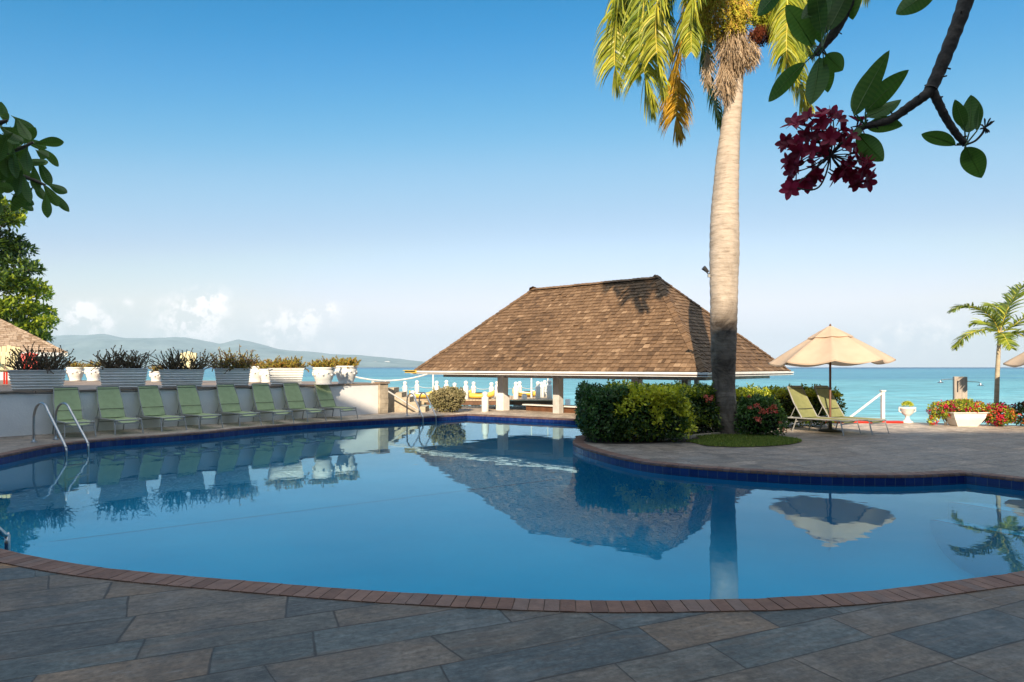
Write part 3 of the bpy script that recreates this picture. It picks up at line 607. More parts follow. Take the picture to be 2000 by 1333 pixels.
# ------------------------------------------------------------------ left terrace with white wall
wd = V((.673, .7395, 0)).normalized(); wn = V((wd.y, -wd.x, 0)); w0 = V((-11.8, 15.74, 0)); wE = V((-4.68, 23.56, 0)); w00 = w0 - wd * 22; TZ = 1.03
ter = [w00 + wn * .0, wE, V((-5.35, 25.4, 0)), V((-7.5, 27.2, 0)), V((-14, 29.4, 0)), V((-60, 31.5, 0)), V((-60, -5, 0))]
struct(sheet('upper_terrace', [ter], TZ, M['terrace']))
mb = MB()
for a, b in zip(ter[1:5], ter[2:6]): mb.face([a + V((0, 0, TZ - .004)), b + V((0, 0, TZ - .004)), b + V((0, 0, -1.5)), a + V((0, 0, -1.5))])
struct(mb.build('terrace_edge', M['stone']))
mb = MB(); beam(mb, w00 + wn * .0 + V((0, 0, .49)), wE + V((0, 0, .49)), .2, 1.0)
rw = mb.build('retaining_wall', M['wallwhite']); tag(rw, 'long white rendered retaining wall holding up the raised terrace at left', 'wall')
mb = MB(); a = w00
segs = 46; lw = (wE - w00).length
for i in range(segs):
    p = w00 + wd * (lw * i / segs + .006) ; q = w00 + wd * (lw * (i + 1) / segs - .006); h = U(-.006, .006)
    beam(mb, p + wn * -.03 + V((0, 0, 1.015 + h)), q + wn * -.03 + V((0, 0, 1.015 + h)), .30, .05, R())
mb.build('wall_coping', M['terrace'], rw)
# dark cable lying along the top of the wall
mb = MB(); pts = [w0 + wd * (-2 + i * .25) + wn * (.155 + .015 * sin(i * 1.7)) + V((0, 0, .985 + .018 * sin(i * .9) + .01 * sin(i * 2.3))) for i in range(46)]
mb.tube(pts, .013, 5); tag(mb.build('cable', M['darkmetal']), 'thin black cable strung along the top edge of the white wall', 'cable')

# stone pier + steps rail at the end of the wall
pr = empty('stone_pier', (0, 0, 0), 0, 'pale stone pier closing the right end of the white wall', 'pier')
mb = MB(); rm = Matrix.Rotation(math.atan2(wd.y, wd.x), 3, 'Z'); pc = wE + wd * .18
for i in range(6): mb.box((pc.x + U(-.008, .008), pc.y, .085 + i * .17), (.34 + U(-.01, .01), .40, .165), rm, R())
mb.build('stone_blocks', M['stone'], pr)
mb = MB(); mb.box((pc.x, pc.y, 1.06), (.42, .5, .07), rm); mb.build('cap_stone', M['terrace'], pr)
rl = empty('stair_handrail', (0, 0, 0), 0, 'sloping brown handrail running down from the wall end to the deck', 'handrail')
ra, rb_ = ap(727, 745, 23.6), ap(820, 804, 23.9)
mb = MB(); mb.tube([ra, ra.lerp(rb_, .5), rb_], .028, 8); mb.build('rail', M['post'], rl)
mb = MB(); mb.tube([V((ra.x, ra.y, 0)), ra], .03, 8); mb.build('rail_post', M['post'], rl)
mb = MB(); mb.tube([V((rb_.x, rb_.y, 0)), rb_], .022, 8); mb.build('rail_post', M['post'], rl)
stp_ = struct(MB().build('stairs', M['stone'])); mb = MB()
for i in range(5):
    c = V((-4.35 + i * .28, 24.9, 0)); mb.box((c.x, c.y, (.86 - i * .17) / 2), (.28, 1.1, .86 - i * .17), None, R())
bpy.data.objects.remove(stp_); struct(mb.build('stairs', M['stone']))

# ------------------------------------------------------------------ piers, posts, kayaks beyond
def pier(px0, px1, D0, D1, z, label, dp=.16):
    o = empty('jetty', (0, 0, 0), 0, label, 'jetty'); x0a, x1a = (px0 - 1000) / F, (px1 - 1000) / F
    mb = MB(); n = int((x1a - x0a) * D0 / .16)
    for i in range(n):
        xa = (x0a + (x1a - x0a) * i / n) * D0; xb = (x0a + (x1a - x0a) * (i + 1) / n) * D0 - .012; mb.box(((xa + xb) / 2, (D0 + D1) / 2, z - .03 + U(-.004, .004)), (xb - xa, D1 - D0, .05), None, R())
    mb.build('planking', M['timber'], o)
    xa, xb = x0a * D0, x1a * D0
    for dd in (D0 + .12, D1 - .12): mb = MB(); mb.box(((xa + xb) / 2, dd, z - .16), (xb - xa - .05, .16, .2)); mb.build('bearer', M['wood'], o)
    for i in range(max(2, int((xb - xa) / 2.4))):
        x = xa + .2 + (xb - xa - .4) * i / (max(2, int((xb - xa) / 2.4)) - 1); mb = MB(); mb.tube([(x, D0 + .3, -1.5), (x, D0 + .3, z - .1)], .1, 8); mb.build('pile', M['stone'], o)
    return o
pier(640, 1083, 33.5, 38.5, .0, 'long far wooden jetty carrying the row of white posts and kayaks')
pier(898, 1083, 29.2, 30.6, -.12, 'narrow low jetty between the far jetty and the near one')
pier(893, 1060, 26.9, 28.0, -.06, 'short near jetty just beyond the pool deck')
pier(742, 800, 29.5, 32.5, .08, 'small timber landing stage behind the stair handrail')
# driftwood-like stacked timbers
mb = MB()
for i in range(10): beam(mb, V((-5.6 + U(-.2, .2), 28.2 + i * .1, .02 + .06 * (i % 4))), V((-3.6 + U(-.2, .2), 28.3 + i * .12, .02 + .06 * (i % 4))), .13, .055, R())
tag(mb.build('timber_stack', M['timber']), 'low stack of brown planks lying beside the landing stage', 'planks')
def wpost(D, h, x):
    mb = MB(); r = .13; prof = [(.001, -1.0), (r, -1.0), (r, h * .68), (r * .98, h * .70), (r * .62, h * .74), (r * .60, h * .80), (r * .78, h * .84), (r * .84, h * .90), (r * .6, h * .97), (.001, h)]
    mb.lathe(prof, (0, 0, 0), 14); o = mb.build('jetty_post', M['white'], smooth=True); o.location = (x, D, 0); return o
farp = [(753, 745), (791, 745), (814.5, 743), (853, 744), (872, 742.7), (888, 747.6), (910, 744), (925, 745.6), (960, 747), (971, 745), (1007.6, 746), (1015, 745), (1050.8, 745), (1058, 746), (1064, 743), (1073.5, 742)]
fpos = []
for i, (px, ty) in enumerate(farp):
    D = 34.1 + [0, 2.2, 3.6, 1.2, 3.9, .4, 0, 2, .5, 3.9, .3, 2.8, .2, 2.2, 3.6, .2][i]; h = EY + (HY - ty) / F * D
    o = wpost(D, h, (px - 1000) / F * D); tag(o, f'white round-capped post on the far jetty, {ordn(i)} from the left', 'post', 'white posts on the far jetty'); fpos.append(V((o.location.x, D, h * .66)))
for i, (px, ty, by, tx) in enumerate([(746, 762, 796, 'beside the stone pier end of the wall'), (806.5, 763, 798, 'behind the far pool ladder'), (947.6, 765, 804, 'just left of the first pavilion post'), (1024, 768.7, 800, 'between the two front pavilion posts'), (1109, 780, 800, 'stubby, just right of the second pavilion post')]):
    D = EY * F / (by - HY) if px < 1000 else 34.0; o = wpost(D, EY + (HY - ty) / F * D, (px - 1000) / F * D); tag(o, 'white round-capped near post, ' + tx, 'post', 'white posts on the near deck edge')
mb = MB(); q = sorted(fpos, key=lambda p: p.x)
for a, b in zip(q, q[1:]):
    mb.tube([a.lerp(b, k_ / 6) - V((0, 0, .10 * 4 * (k_ / 6) * (1 - k_ / 6))) for k_ in range(7)], .014, 4)
tag(mb.build('post_rope', M['rope']), 'thin white rope strung from post to post along the far jetty', 'rope')
mb = MB(); a, b = ap(692, 736, 26), ap(835, 731, 26)
mb.tube([a.lerp(b, k_ / 10) - V((0, 0, .2 * 4 * (k_ / 10) * (1 - k_ / 10))) for k_ in range(11)], .028, 5)
tag(mb.build('rope_swag', M['rope']), 'thick white rope sagging from the terrace end to the pavilion eave', 'rope')
for nm, px, ty, D, r, lb_ in (('mast', 846, 726, 33.6, .05, 'thin white mast standing left under the pavilion eave'), ('mast', 1038, 722, 36, .05, 'slim white mast rising between the pavilion posts'), ('mast', 1070, 724, 37.5, .045, 'slim white mast behind the cluster of white posts')):
    t_ = ap(px, ty, D); mb = MB(); mb.tube([(t_.x, D, -.02), (t_.x, D, t_.z + .6)], [r, r * .6], 8); mb.tube([(t_.x, D, .25), (t_.x - .9, D + .2, .3)], .03, 6); tag(mb.build(nm, M['white']), lb_, 'mast')
def kayak(px, y, D, ln, rz, label):
    o = empty('kayak', ((px - 1000) / F * D, D, .012), rz, label, 'kayak', 'yellow kayaks on the far jetty'); mb = MB(); mb.smooth = True; rows = []
    for i in range(15):
        t_ = i / 14; x = (t_ - .5) * ln; w = .26 * max(.03, sin(pi * t_)) ** .6; hh = .12 + .16 * abs(2 * t_ - 1) ** 3; rows.append([(x, w * cos(a_), max(0, .14 + .14 * sin(a_) + (hh - .12))) for a_ in [2 * pi * j / 12 for j in range(12)]])
    mb.grid(rows, True); mb.build('hull', M['yellow'], o); mb = MB(); mb.lathe([(.001, .285), (.17, .285), (.2, .30), (.17, .315), (.001, .29)], (0, 0, 0), 14); mb.build('cockpit', M['darkmetal'], o)
kayak(823, 777, 34.6, 1.3, .5, 'yellow kayak lying left of the dusty round bush')
kayak(893, 777, 35.4, 1.5, .2, 'yellow kayak lying half behind the dusty round bush')
kayak(935, 779, 34.4, 1.6, -.1, 'yellow kayak in the middle, left of the first pavilion post')
kayak(1030, 772, 36.6, 1.6, .15, 'yellow kayak at right, between the two pavilion posts')
# ------------------------------------------------------------------ pool ladders
def ladder(a, b, c, d, label):       # two rails, a/c deck feet, b/d water entry
    a, b, c, d = map(V, (a, b, c, d)); o = empty('pool_ladder', a, 0, label, 'pool ladder', 'steel pool ladders')
    for p, q in ((a, b), (c, d)):
        p, q = p - a, q - a; dr = (q - p).xy.to_3d(); ln = dr.length; dr.normalize(); pts = [p]
        pts += [p + V((0, 0, .48))]
        for k_ in range(1, 9):
            an = pi * .80 * k_ / 8; r = ln * .26; pts.append(p + dr * (r - r * cos(an)) + V((0, 0, .48 + r * .72 * sin(an))))
        e = q + V((0, 0, -.05)); s_ = pts[-1]; pts += [s_.lerp(V((e.x, e.y, .04)), .5), V((e.x, e.y, .05)) - dr * .03, V((e.x, e.y, -.05)), V((e.x, e.y, -1.0)) ]
        mb = MB(); P = cat_spline(pts, 4); mb.tube(P, .024, 12); mb.build('rail', M['steel'], o, smooth=True)
        mb = MB(); mb.lathe([(.001, .004), (.062, .004), (.058, .016), (.03, .02), (.026, .03)], p, 18); mb.build('flange', M['steel'], o)
    for k_ in range(3):
        mb = MB(); z = -.35 - .25 * k_; m1, m2 = V((b.x, b.y, z)) - V((a.x, a.y, 0)), V((d.x, d.y, z)) - V((a.x, a.y, 0)); beam(mb, m1, m2, .07, .03); mb.build('tread', M['steel'], o)
    return o
e1 = gp(129, 893, -.15); e2 = gp(172, 884, -.15)
ladder(gp(66, 864), (e1.x, e1.y, 0), gp(109, 858.6), (e2.x, e2.y, 0), 'steel pool ladder in front of the leftmost green loungers')
e1 = gp(826, 826.5, -.15); e2 = gp(851.5, 824.5, -.15)
ladder(gp(795, 812), (e1.x, e1.y, 0), gp(819, 810), (e2.x, e2.y, 0), 'small distant steel pool ladder beside the dusty round bush')
ladder(V((-5.15, 5.45, 0)), V((-4.70, 6.36, 0)), V((-5.62, 5.72, 0)), V((-5.17, 6.64, 0)), 'steel pool ladder cut off by the left edge of the photo')

# ------------------------------------------------------------------ loungers
def lounger():
    o = empty('sun_lounger', (0, 0, 0), 0, '', 'sun lounger'); w = .31
    for s in (-1, 1):
        mb = MB(); mb.tube([(s * w, .0, .33), (s * w, .5, .335), (s * w, 1.44, .345), (s * w, 1.5, .335)], .018, 8); mb.build('side_rail', M['alu'], o)
        mb = MB(); beam(mb, (s * w, 1.47, .345), (s * (w + .02), 1.57, .0), .03, .045); mb.build('leg', M['alu'], o)
        mb = MB(); beam(mb, (s * w, .28, .33), (s * (w + .01), .17, .0), .03, .045); mb.build('leg', M['alu'], o)
    mb = MB(); beam(mb, (-w, 1.49, .26), (w, 1.49, .26), .025, .03); mb.tube([(-w, 1.5, .335), (w, 1.5, .335)], .017, 8); mb.build('stretcher', M['alu'], o)
    mb = MB(); beam(mb, (-w, .25, .25), (w, .25, .25), .025, .03); mb.tube([(-w, .0, .33), (w, .0, .33)], .016, 8); mb.build('stretcher', M['alu'], o)
    mb = MB(); mb.smooth = True; rows = []
    for i in range(19):
        y = .34 + (1.49 - .34) * i / 18; rows.append([(x * (w - .008), y, .348 - .045 * (1 - x * x) * (sin(pi * i / 18) ** .5 + .15) - .085 * (1 - x * x) * max(0, (i - 12) / 6) ** 2) for x in [-1 + k_ / 4 for k_ in range(9)]])
    mb.grid(rows); mb.build('seat', M['sling'], o)
    # backrest frame and sling, steep
    pv = V((0, .42, .35)); tp = V((0, -.02, 1.10)); bd = (tp - pv)
    mb = MB(); P = [(s * 1, 0) for s in (1,)]
    pts = [pv + V((w - .01, 0, 0)), pv + bd * .5 + V((w - .01, -.02, 0)), tp + V((w - .04, 0, 0)), tp + V((w - .08, 0, .012)), tp + V((-(w - .08), 0, .012)), tp + V((-(w - .04), 0, 0)), pv + bd * .5 + V((-(w - .01), -.02, 0)), pv + V((-(w - .01), 0, 0))]
    mb.tube(pts, .016, 8); bf = mb.build('back_frame', M['alu'], o)
    mb = MB(); mb.smooth = True; rows = []
    nrm = V((0, bd.z, -bd.y)).normalized()
    for i in range(13):
        t_ = i / 12; c = pv + bd * (t_ * .99 + .01); rows.append([c + V((x * (w - .02), 0, 0)) - nrm * (.035 * (1 - x * x) * sin(pi * min(1, t_ + .08))) for x in [-1 + k_ / 4 for k_ in range(9)]])
    mb.grid(rows); mb.build('backrest', M['sling'], o)
    for t_ in (.28, .93):
        mb = MB(); c = pv + bd * t_ + nrm * .006; beam(mb, c + V((-(w - .02), 0, 0)), c + V((w - .02, 0, 0)), .01, .012); mb.build('sling_seam', M['darkmetal'], o)
    for s in (-1, 1):
        mb = MB(); mb.tube([pv + bd * .38 + V((s * (w - .005), 0, 0)), V((s * w, .10, .34))], .009, 6); mb.build('brace', M['alu'], o)
    return o
lg0 = lounger()
lpx = [(140.7, 854, 198, 851), (229.6, 847.6, 281.4, 845.1), (313, 0, 360, 0), (390.6, 0, 437, 0), (472, 0, 513, 0), (544, 0, 580.5, 0), (605, 0, 641, 0), (667, 0, 700, 0)]
rzl = math.atan2(wn.y, wn.x) - pi / 2           # local +Y points from the wall to the pool
txt = ['first from the left, behind the steel pool ladder', 'second from the left, under the gap between planters', 'third from the left', 'fourth from the left', 'fifth from the left', 'sixth from the left', 'seventh from the left', 'last at the right, by the sunlit part']
for i, q in enumerate(lpx):
    pxm = (q[0] + q[2]) / 2; k_ = (pxm - 1000) / F; b0 = w0 + wn * 1.74; t_ = (k_ * b0.y - b0.x) / (wd.x - k_ * wd.y); ft = b0 + wd * t_
    o = lg0 if i == 0 else copy_tree(lg0); bp = ft - wn * 1.57 ; rz = rzl + U(-.07, .07)
    o.location = bp; o.rotation_euler = (0, 0, rz); o.scale = (.93, .93, 1)
    tag(o, 'green lounger by the white wall, ' + txt[i], 'sun lounger', 'green loungers lined up along the white wall')
rz2 = math.atan2(-.87, .5) - pi / 2
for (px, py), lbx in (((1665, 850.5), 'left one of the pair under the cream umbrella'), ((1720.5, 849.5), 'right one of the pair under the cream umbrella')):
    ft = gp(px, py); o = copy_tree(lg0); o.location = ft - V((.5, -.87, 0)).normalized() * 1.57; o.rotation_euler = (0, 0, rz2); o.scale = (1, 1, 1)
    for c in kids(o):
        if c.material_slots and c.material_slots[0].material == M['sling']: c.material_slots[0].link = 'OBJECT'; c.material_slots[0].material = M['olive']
    tag(o, 'green sling lounger, ' + lbx, 'sun lounger', 'green loungers under the cream umbrella')

# ------------------------------------------------------------------ umbrellas
def umbrella(loc, label, rot=.42, r=1.44, tilt=(.03, .02)):
    o = empty('patio_umbrella', loc, 0, label, 'umbrella'); ht = 2.61; hb = 1.75
    mb = MB(); mb.tube([(0, 0, .0), (0, 0, ht + .03)], .027, 12); mb.build('pole', M['wood'], o, smooth=True)
    mb = MB(); mb.lathe([(.001, .0), (.27, .0), (.27, .035), (.10, .06), (.045, .08), (.04, .32), (.001, .33)], (0, 0, 0), 20); mb.build('base', M['darkmetal'], o, smooth=True)
    def surf(f, a, sc, zb, zt_, sag, vent=False):
        k_ = 2 * pi / 8; s_ = (a - rot) % k_ / k_; c_ = 4 * s_ * (1 - s_)
        rad = f * r * sc; cosf = cos((s_ - .5) * k_) ; rr = rad * (cos(k_ / 2) / cosf) * (1 - .05 * c_ * f * f)
        z = zt_ + (zb - zt_) * (f ** 1.07) - sag * c_ * sin(pi * min(1, f)) + (-.075 * c_ * f ** 6 if not vent else -.012 * c_ * f ** 4)
        return V((rr * cos(a), rr * sin(a), z + tilt[1] * rr * cos(a) - tilt[0] * rr * sin(a)))
    mb = MB(); mb.smooth = True; n = 96
    rows = [[surf(f, 2 * pi * j / n + rot, 1, hb, ht, .055) for j in range(n)] for f in [.03 + .97 * i / 12 for i in range(13)]]; mb.grid(rows, True)
    rows2 = [rows[-1], [p + V((0, 0, -.035)) for p in rows[-1]]]; mb.grid(rows2, True); cn = mb.build('canopy', M['canvas'], o)
    mb = MB(); mb.smooth = True; rows = [[surf(f, 2 * pi * j / n + rot, .37, ht - .272, ht + .028, .012, True) for j in range(n)] for f in [.02 + .98 * i / 6 for i in range(7)]]; mb.grid(rows, True); mb.build('vent_cap', M['canvas'], cn)
    for k_ in range(8):
        a = rot + k_ * 2 * pi / 8; mb = MB(); p = surf(1, a + 1e-4, .99, hb, ht, 0) - V((0, 0, .02)); q = surf(.05, a + 1e-4, 1, hb, ht, 0) - V((0, 0, .03)); beam(mb, q, p, .018, .02); rb = mb.build('rib', M['wood'], o)
        mb = MB(); beam(mb, V((0, 0, 1.95)), q.lerp(p, .5), .014, .016); mb.build('strut', M['wood'], rb)
    mb = MB(); mb.lathe([(.001, 1.9), (.05, 1.9), (.05, 1.98), (.001, 1.98)], (0, 0, 0), 12); mb.build('hub', M['wood'], o)
    mb = MB(); mb.sphere((0, 0, ht + .045), .022, 10, 6); mb.build('finial', M['wood'], o)
    return o
p = ap(1621.5, 700, 17.0); umbrella((p.x, 17.0, 0), 'cream canvas umbrella with scalloped hem and brown pole over the two loungers')
umbrella((14.0, 17.0, 0), 'cream umbrella only partly in view at the right edge beside the young palm', rot=.2)

# ------------------------------------------------------------------ planters
def ribbed_planter(o, L_, W_, H_, tp=.86, n=7, m=None):
    mb = MB()
    rr_ = []
    for i in range(n):
        for q_, grow in ((0, -.008), (.5, .018), (.66, .018)):
            za = H_ * (i + q_) / n; ka = tp + (1 - tp) * za / H_
            rr_.append([(sx * (L_ / 2 * ka + grow), sy * (W_ / 2 * ka + grow), za) for sx, sy in ((-1, -1), (1, -1), (1, 1), (-1, 1))])
    rr_.append([(sx * (L_ / 2 - .012), sy * (W_ / 2 - .012), H_) for sx, sy in ((-1, -1), (1, -1), (1, 1), (-1, 1))])
    mb.grid(rr_, True); mb.face(rr_[0][::-1])
    mb.box((0, 0, H_ + .012), (L_ + .05, W_ + .05, .024)); mb.build('planter_box', m or M['white'], o)
    mb = MB(); mb.box((0, 0, H_ + .015), (L_ - .06, W_ - .06, .03)); mb.build('soil', M['soil'], o)
def thorny(o, L_, W_, H_, n=80, leafy=0.0, seed=0, ln=(.28, .62)):
    random.seed(seed); mb = MB(); lf = MB()
    for i in range(n):
        cx_ = random.choice((-.24, .24)) if L_ > .8 else 0; dx = random.gauss(0, .10 if cx_ else .2); x = max(-.45, min(.45, cx_ + dx)) * L_; y = U(-.4, .4) * W_; p = V((x, y, H_ + .01)); ox = dx / (.2 if cx_ else .4)
        d = V((ox * 1.0 + U(-.6, .6), y / W_ * 2 * .6 + U(-.5, .5), U(.45, 1.25))).normalized(); l = U(*ln) * (.8 + .25 * R()); pts = [p]; k_ = 6; drp = -.55 if R() < .10 else U(-.02, .12)
        for j in range(k_):
            d = (d + V((U(-.42, .42), U(-.42, .42), U(-.16, .2) + drp * .5))).normalized(); pts.append(pts[-1] + d * l / k_)
        t_ = R(); mb.tube(pts, [.010] * k_ + [.008], 4, t_)
        if R() < .55:
            q = pts[3]; dd = (pts[4] - pts[3]).normalized(); dd = (dd + rvec() * .7).normalized(); mb.tube([q, q + dd * l * .2, q + dd * l * .32 + V((0, 0, .03))], [.008, .008, .007], 4, t_)
        for j in range(2, k_ + 1):
            for _ in range(3):
                mb.leaf(pts[j].lerp(pts[j - 1], R()), rvec(), rvec(), .035, .012, t_)
        mb.sphere(pts[-1], .018, 5, 3, t_)
        if leafy:
            for _ in range(int(26 * leafy)):
                q = pts[random.randint(1, k_)]; lf.leaf(q + rvec() * .02, (rvec() + V((0, 0, .5))), rvec(), U(.035, .06), U(.016, .026), min(1, max(0, random.gauss(.5, .3))))
    mb.build('thorny_stems', M['stem'], o)
    if leafy: lf.build('leaves', M['dryleaf'], o)
fr = [(25, 135, 725, 0, 'nearest planter at far left, in front of the shingled hut'), (198, 298, 722, 0, 'second from the left, full of bare dark stems'), (313, 411, 724, 0.0, 'third from the left, bare stems in front of a cream chair'), (420, 500, 722, .6, 'fourth from the left, brown stems with few leaves'), (525, 604, 721, 1.8, 'fifth from the left, half sunlit with orange-green leaves')]
for i, (xa, xb, ty, lf_, lb_) in enumerate(fr):
    pxm = (xa + xb) / 2 - 6; k_ = (pxm - 1000) / F; b0 = w0 - wn * .30; t_ = (k_ * b0.y - b0.x) / (wd.x - k_ * wd.y); c = b0 + wd * t_
    zt_ = EY - (ty - HY) / F * c.y; H_ = zt_ - TZ - .01 ; Lw = (xb - xa) / F * c.y
    # planters stand with their long side square to the view rather than to the wall
    ang = math.atan2(wd.y, wd.x) * .62; Ln = Lw / (abs(cos(ang)) + .30) * .93
    o = empty('planter', (c.x, c.y, TZ + .012), ang - .1, 'white ribbed planter, ' + lb_, 'planter', 'white planters along the terrace edge')
    ribbed_planter(o, Ln, .44, max(.42, H_)); thorny(o, Ln, .44, max(.42, H_), n=125 if i < 4 else 120, leafy=lf_, seed=50 + i, ln=(.26, .74) if i < 4 else (.16, .42))
def urn_pot(o, r, h, m=None):
    mb = MB(); prof = [(.001, 0), (r * .72, 0), (r * .74, h * .05), (r * .66, h * .12), (r * .78, h * .3), (r * .93, h * .6), (r * .97, h * .82), (r * .92, h * .88), (r * 1.06, h * .93), (r * 1.06, h), (r * .9, h), (r * .86, h * .9), (.001, h * .88)]
    mb.lathe(prof, (0, 0, 0), 28); 
    for k_ in range(14):                          # moulded garland
        a = 2 * pi * k_ / 14; mb.sphere((r * .95 * cos(a), r * .95 * sin(a), h * .68 - .03 * abs(sin(a * 3.5)) * 2), .035, 6, 4)
    mb.build('pot', m or M['white'], o, smooth=True)
random.seed(3)
p = gp(632, 0.0 + 753, TZ); 
for px, D, r, h, lb_, nst in ((632, 21.7, .35, .55, 'round moulded white pot beside the fifth ribbed planter', 70), (676, 22.9, .37, .60, 'moulded white pot at the right end of the terrace', 70)):
    o = empty('planter', ((px - 1000) / F * D, D, TZ + .012), 0, lb_, 'planter'); urn_pot(o, r, h)
    thorny(o, r * 1.9, r * 1.8, h, nst, 2.2, seed=px, ln=(.14, .34))
for i, (px, D, r, h, lb_) in enumerate(((147, 28.2, .33, .56, 'sunlit back-row white pot, left of two seen between the first two planters'), (183, 28.0, .33, .56, 'sunlit back-row white pot, right of two seen between the first two planters'),
        (305, 27, .24, .4, 'small white pot at the back of the terrace between the second and third planters'), (500, 25.6, .34, .6, 'tall white pot at the back, behind the fourth planter'), (521, 25, .26, .5, 'slim white pot at the back, left of the fifth planter'))):
    o = empty('planter', ((px - 1000) / F * D, D, TZ + .004), 0, lb_, 'planter'); urn_pot(o, r, h); thorny(o, r * 1.9, r * 1.8, h, 40, 1.0, seed=200 + i, ln=(.1, .3))
random.seed(11)

# ------------------------------------------------------------------ hut, chairs and tree at far left
hut = empty('shingled_hut', (0, 0, 0), 0, 'hut with pale shingle hip roof and white fascia at far left', 'hut')
D = 36; c = ap(132, 690, D); ez = c.z; ax = V((-.785, -.62, 0)).normalized(); ay = V((-.62, .785, 0)).normalized(); LA, LB = 10.0, 8.0
hA = c; hB = c + ax * LA; hC = hB + ay * LB; hD = c + ay * LB; t1 = c + ax * 4 + ay * 4 + V((0, 0, 2.6)); t2 = c + ax * 6 + ay * 4 + V((0, 0, 2.6))
mb = MB(); tm = lambda: R(); slope(mb, hB, hA, t1, t2, .2, .14, .3, tm=tm); slope(mb, hA, hD, t1, t1 + ax * .01, .2, .14, .3, tm=tm); slope(mb, hD, hC, t2, t1, .3, .3, .5, tm=tm); slope(mb, hC, hB, t2, t2 - ax * .01, .3, .3, .5, tm=tm); caps(mb, hA, t1, tm=tm); mb.build('roof', M['shinglepale'], hut)
mb = MB()
for a, b in ((hA, hB), (hB, hC), (hC, hD), (hD, hA)): beam(mb, a - V((0, 0, .08)), b - V((0, 0, .08)), .06, .2)
mb.build('fascia', M['white'], hut)
mb = MB(); cc = (hA + hC) / 2; rmh = Matrix.Rotation(math.atan2(ax.y, ax.x), 3, 'Z'); mb.box((cc.x, cc.y, ez / 2 - .6), (LA - 1.6, LB - 1.6, ez + .9), rmh); mb.build('wall', M['wallwhite'], hut)
for k_ in (1.5, 4.0):
    q = hA + ax * k_ + ay * .78; mb = MB(); mb.box((q.x, q.y, ez - .95), (.9, .1, 1.3), rmh); mb.build('window', M['glass'], hut)
def chair(loc, rz, seatm, framem, label, g=None, s=1.0):
    o = empty('terrace_chair', loc, rz, label, 'chair', g)
    mb = MB(); 
    for i in range(5): mb.box((0, -.22 + i * .105, .42 - .01 * i), (.5, .085, .025))
    mb.build('seat', seatm, o)
    mb = MB(); Mx = Matrix.Rotation(radians(-18), 3, 'X')
    for i in range(5): mb.box(((i - 2) * .105, .32, .74), (.09, .025, .72 - .05 * abs(i - 2)), Mx)
    mb.build('backrest', seatm, o)
    for sx in (-1, 1):
        for yy in (-.24, .26): mb = MB(); beam(mb, (sx * .27, yy, .0), (sx * .27, yy, .64), .045, .045); mb.box((sx * .27, yy, .32), (.045, .05, .64)); mb.build('leg', framem, o)
        mb = MB(); mb.box((sx * .27, 0, .655), (.08, .64, .025)); mb.build('armrest', framem, o)
    o.scale = (s, s, s); return o
chair(((12 - 1000) / F * 21, 21, TZ), .5, M['cream'], M['white'], 'cream chair with white frame at the left edge of the photo', s=1.15)
chair(((27 - 1000) / F * 23, 23, TZ), -.8, M['red'], M['red'], 'red slatted chair beside the cream chair at far left', s=.95)
chair(((52 - 1000) / F * 26, 26, TZ), .4, M['red'], M['red'], 'red slatted chair farther back, behind the first planter', s=1.05)
chair(((362 - 1000) / F * 24.5, 24.5, TZ), .2, M['cream'], M['white'], 'cream slatted chair seen through the stems of the third planter', s=1.05)

# ------------------------------------------------------------------ foliage builders
def tree_crown(mb, clumps, n_per, ls, tf):
    for (c, r, bright) in clumps:
        c = V(c); n = int(n_per * r[0] * r[1])
        for _ in range(n):
            d = rvec(); k_ = U(.35, 1) ** .5; p = c + V((d.x * r[0], d.y * r[0], d.z * r[1])) * k_
            for q in range(3):
                dr = (d * .5 + rvec() * .8 + V((0, 0, .15))).normalized(); mb.leaf(p + rvec() * ls * .4, dr, (V((0, 0, 1)) + rvec() * .7).normalized(), ls * U(.7, 1.2), ls * .42, min(1, max(0, random.gauss(bright, .2))), .12)
# almond tree at far left
random.seed(21)
at = empty('almond_tree', ap(-60, 760, 44).xy.to_3d(), 0, 'tall layered green tree rising behind the hut at the left edge', 'tree'); bx, by = at.location.x, at.location.y
mb = MB(); mb.tube([(0, 0, 0), (.1, 0, 2.5), (-.05, .1, 5), (0, 0, 11), (.05, 0, 15.4)], [.34, .28, .22, .15, .05], 10); trk = mb.build('trunk', M['trunk'], at, smooth=True)
cl = []
for (px, y, rx, rz_, br) in ((-80, 240, 1.0, .4, .4), (-40, 330, 1.1, .45, .3), (10, 410, .75, .32, .55), (28, 432, .35, .16, .7), (-30, 420, 1.2, .4, .3), (12, 470, .7, .3, .15), (45, 488, .5, .18, .1), (-20, 490, 1.2, .4, .1), (30, 520, .85, .28, .15), (62, 525, .4, .12, .2), (0, 545, 1.1, .35, .2), (40, 560, .9, .28, .62), (75, 575, .5, .2, .8), (20, 600, 1.1, .4, .55), (70, 612, .75, .3, .7), (92, 630, .4, .2, .6), (50, 645, .8, .35, .4), (82, 660, .35, .2, .25), (-60, 600, 1.5, .6, .3), (0, 640, 1.2, .4, .2), (-120, 480, 1.8, .7, .3), (-150, 620, 1.6, .6, .3), (-160, 380, 1.5, .5, .3), (-110, 690, 1.3, .5, .3)):  # clump tints paint in the sunlit lower patch and the darker upper crown
    q = ap(px, y, 44 + U(-1.2, 1.2)); cl.append((q - V((bx, by, 0)), (rx * 1.45, rz_ * 1.45), br))
mb = MB()
tree_crown(mb, cl, 420, .38, None); mb.build('crown', M['leafalmond'], at)
mb = MB()
for c_, r_, b_ in cl:
    z0 = max(1.5, c_.z - .5 - abs(c_.x) * .25); mb.tube([(0, 0, z0), (c_.x * .5, c_.y * .5, (z0 + c_.z) / 2 - .05), c_], [.07, .05, .02], 5)
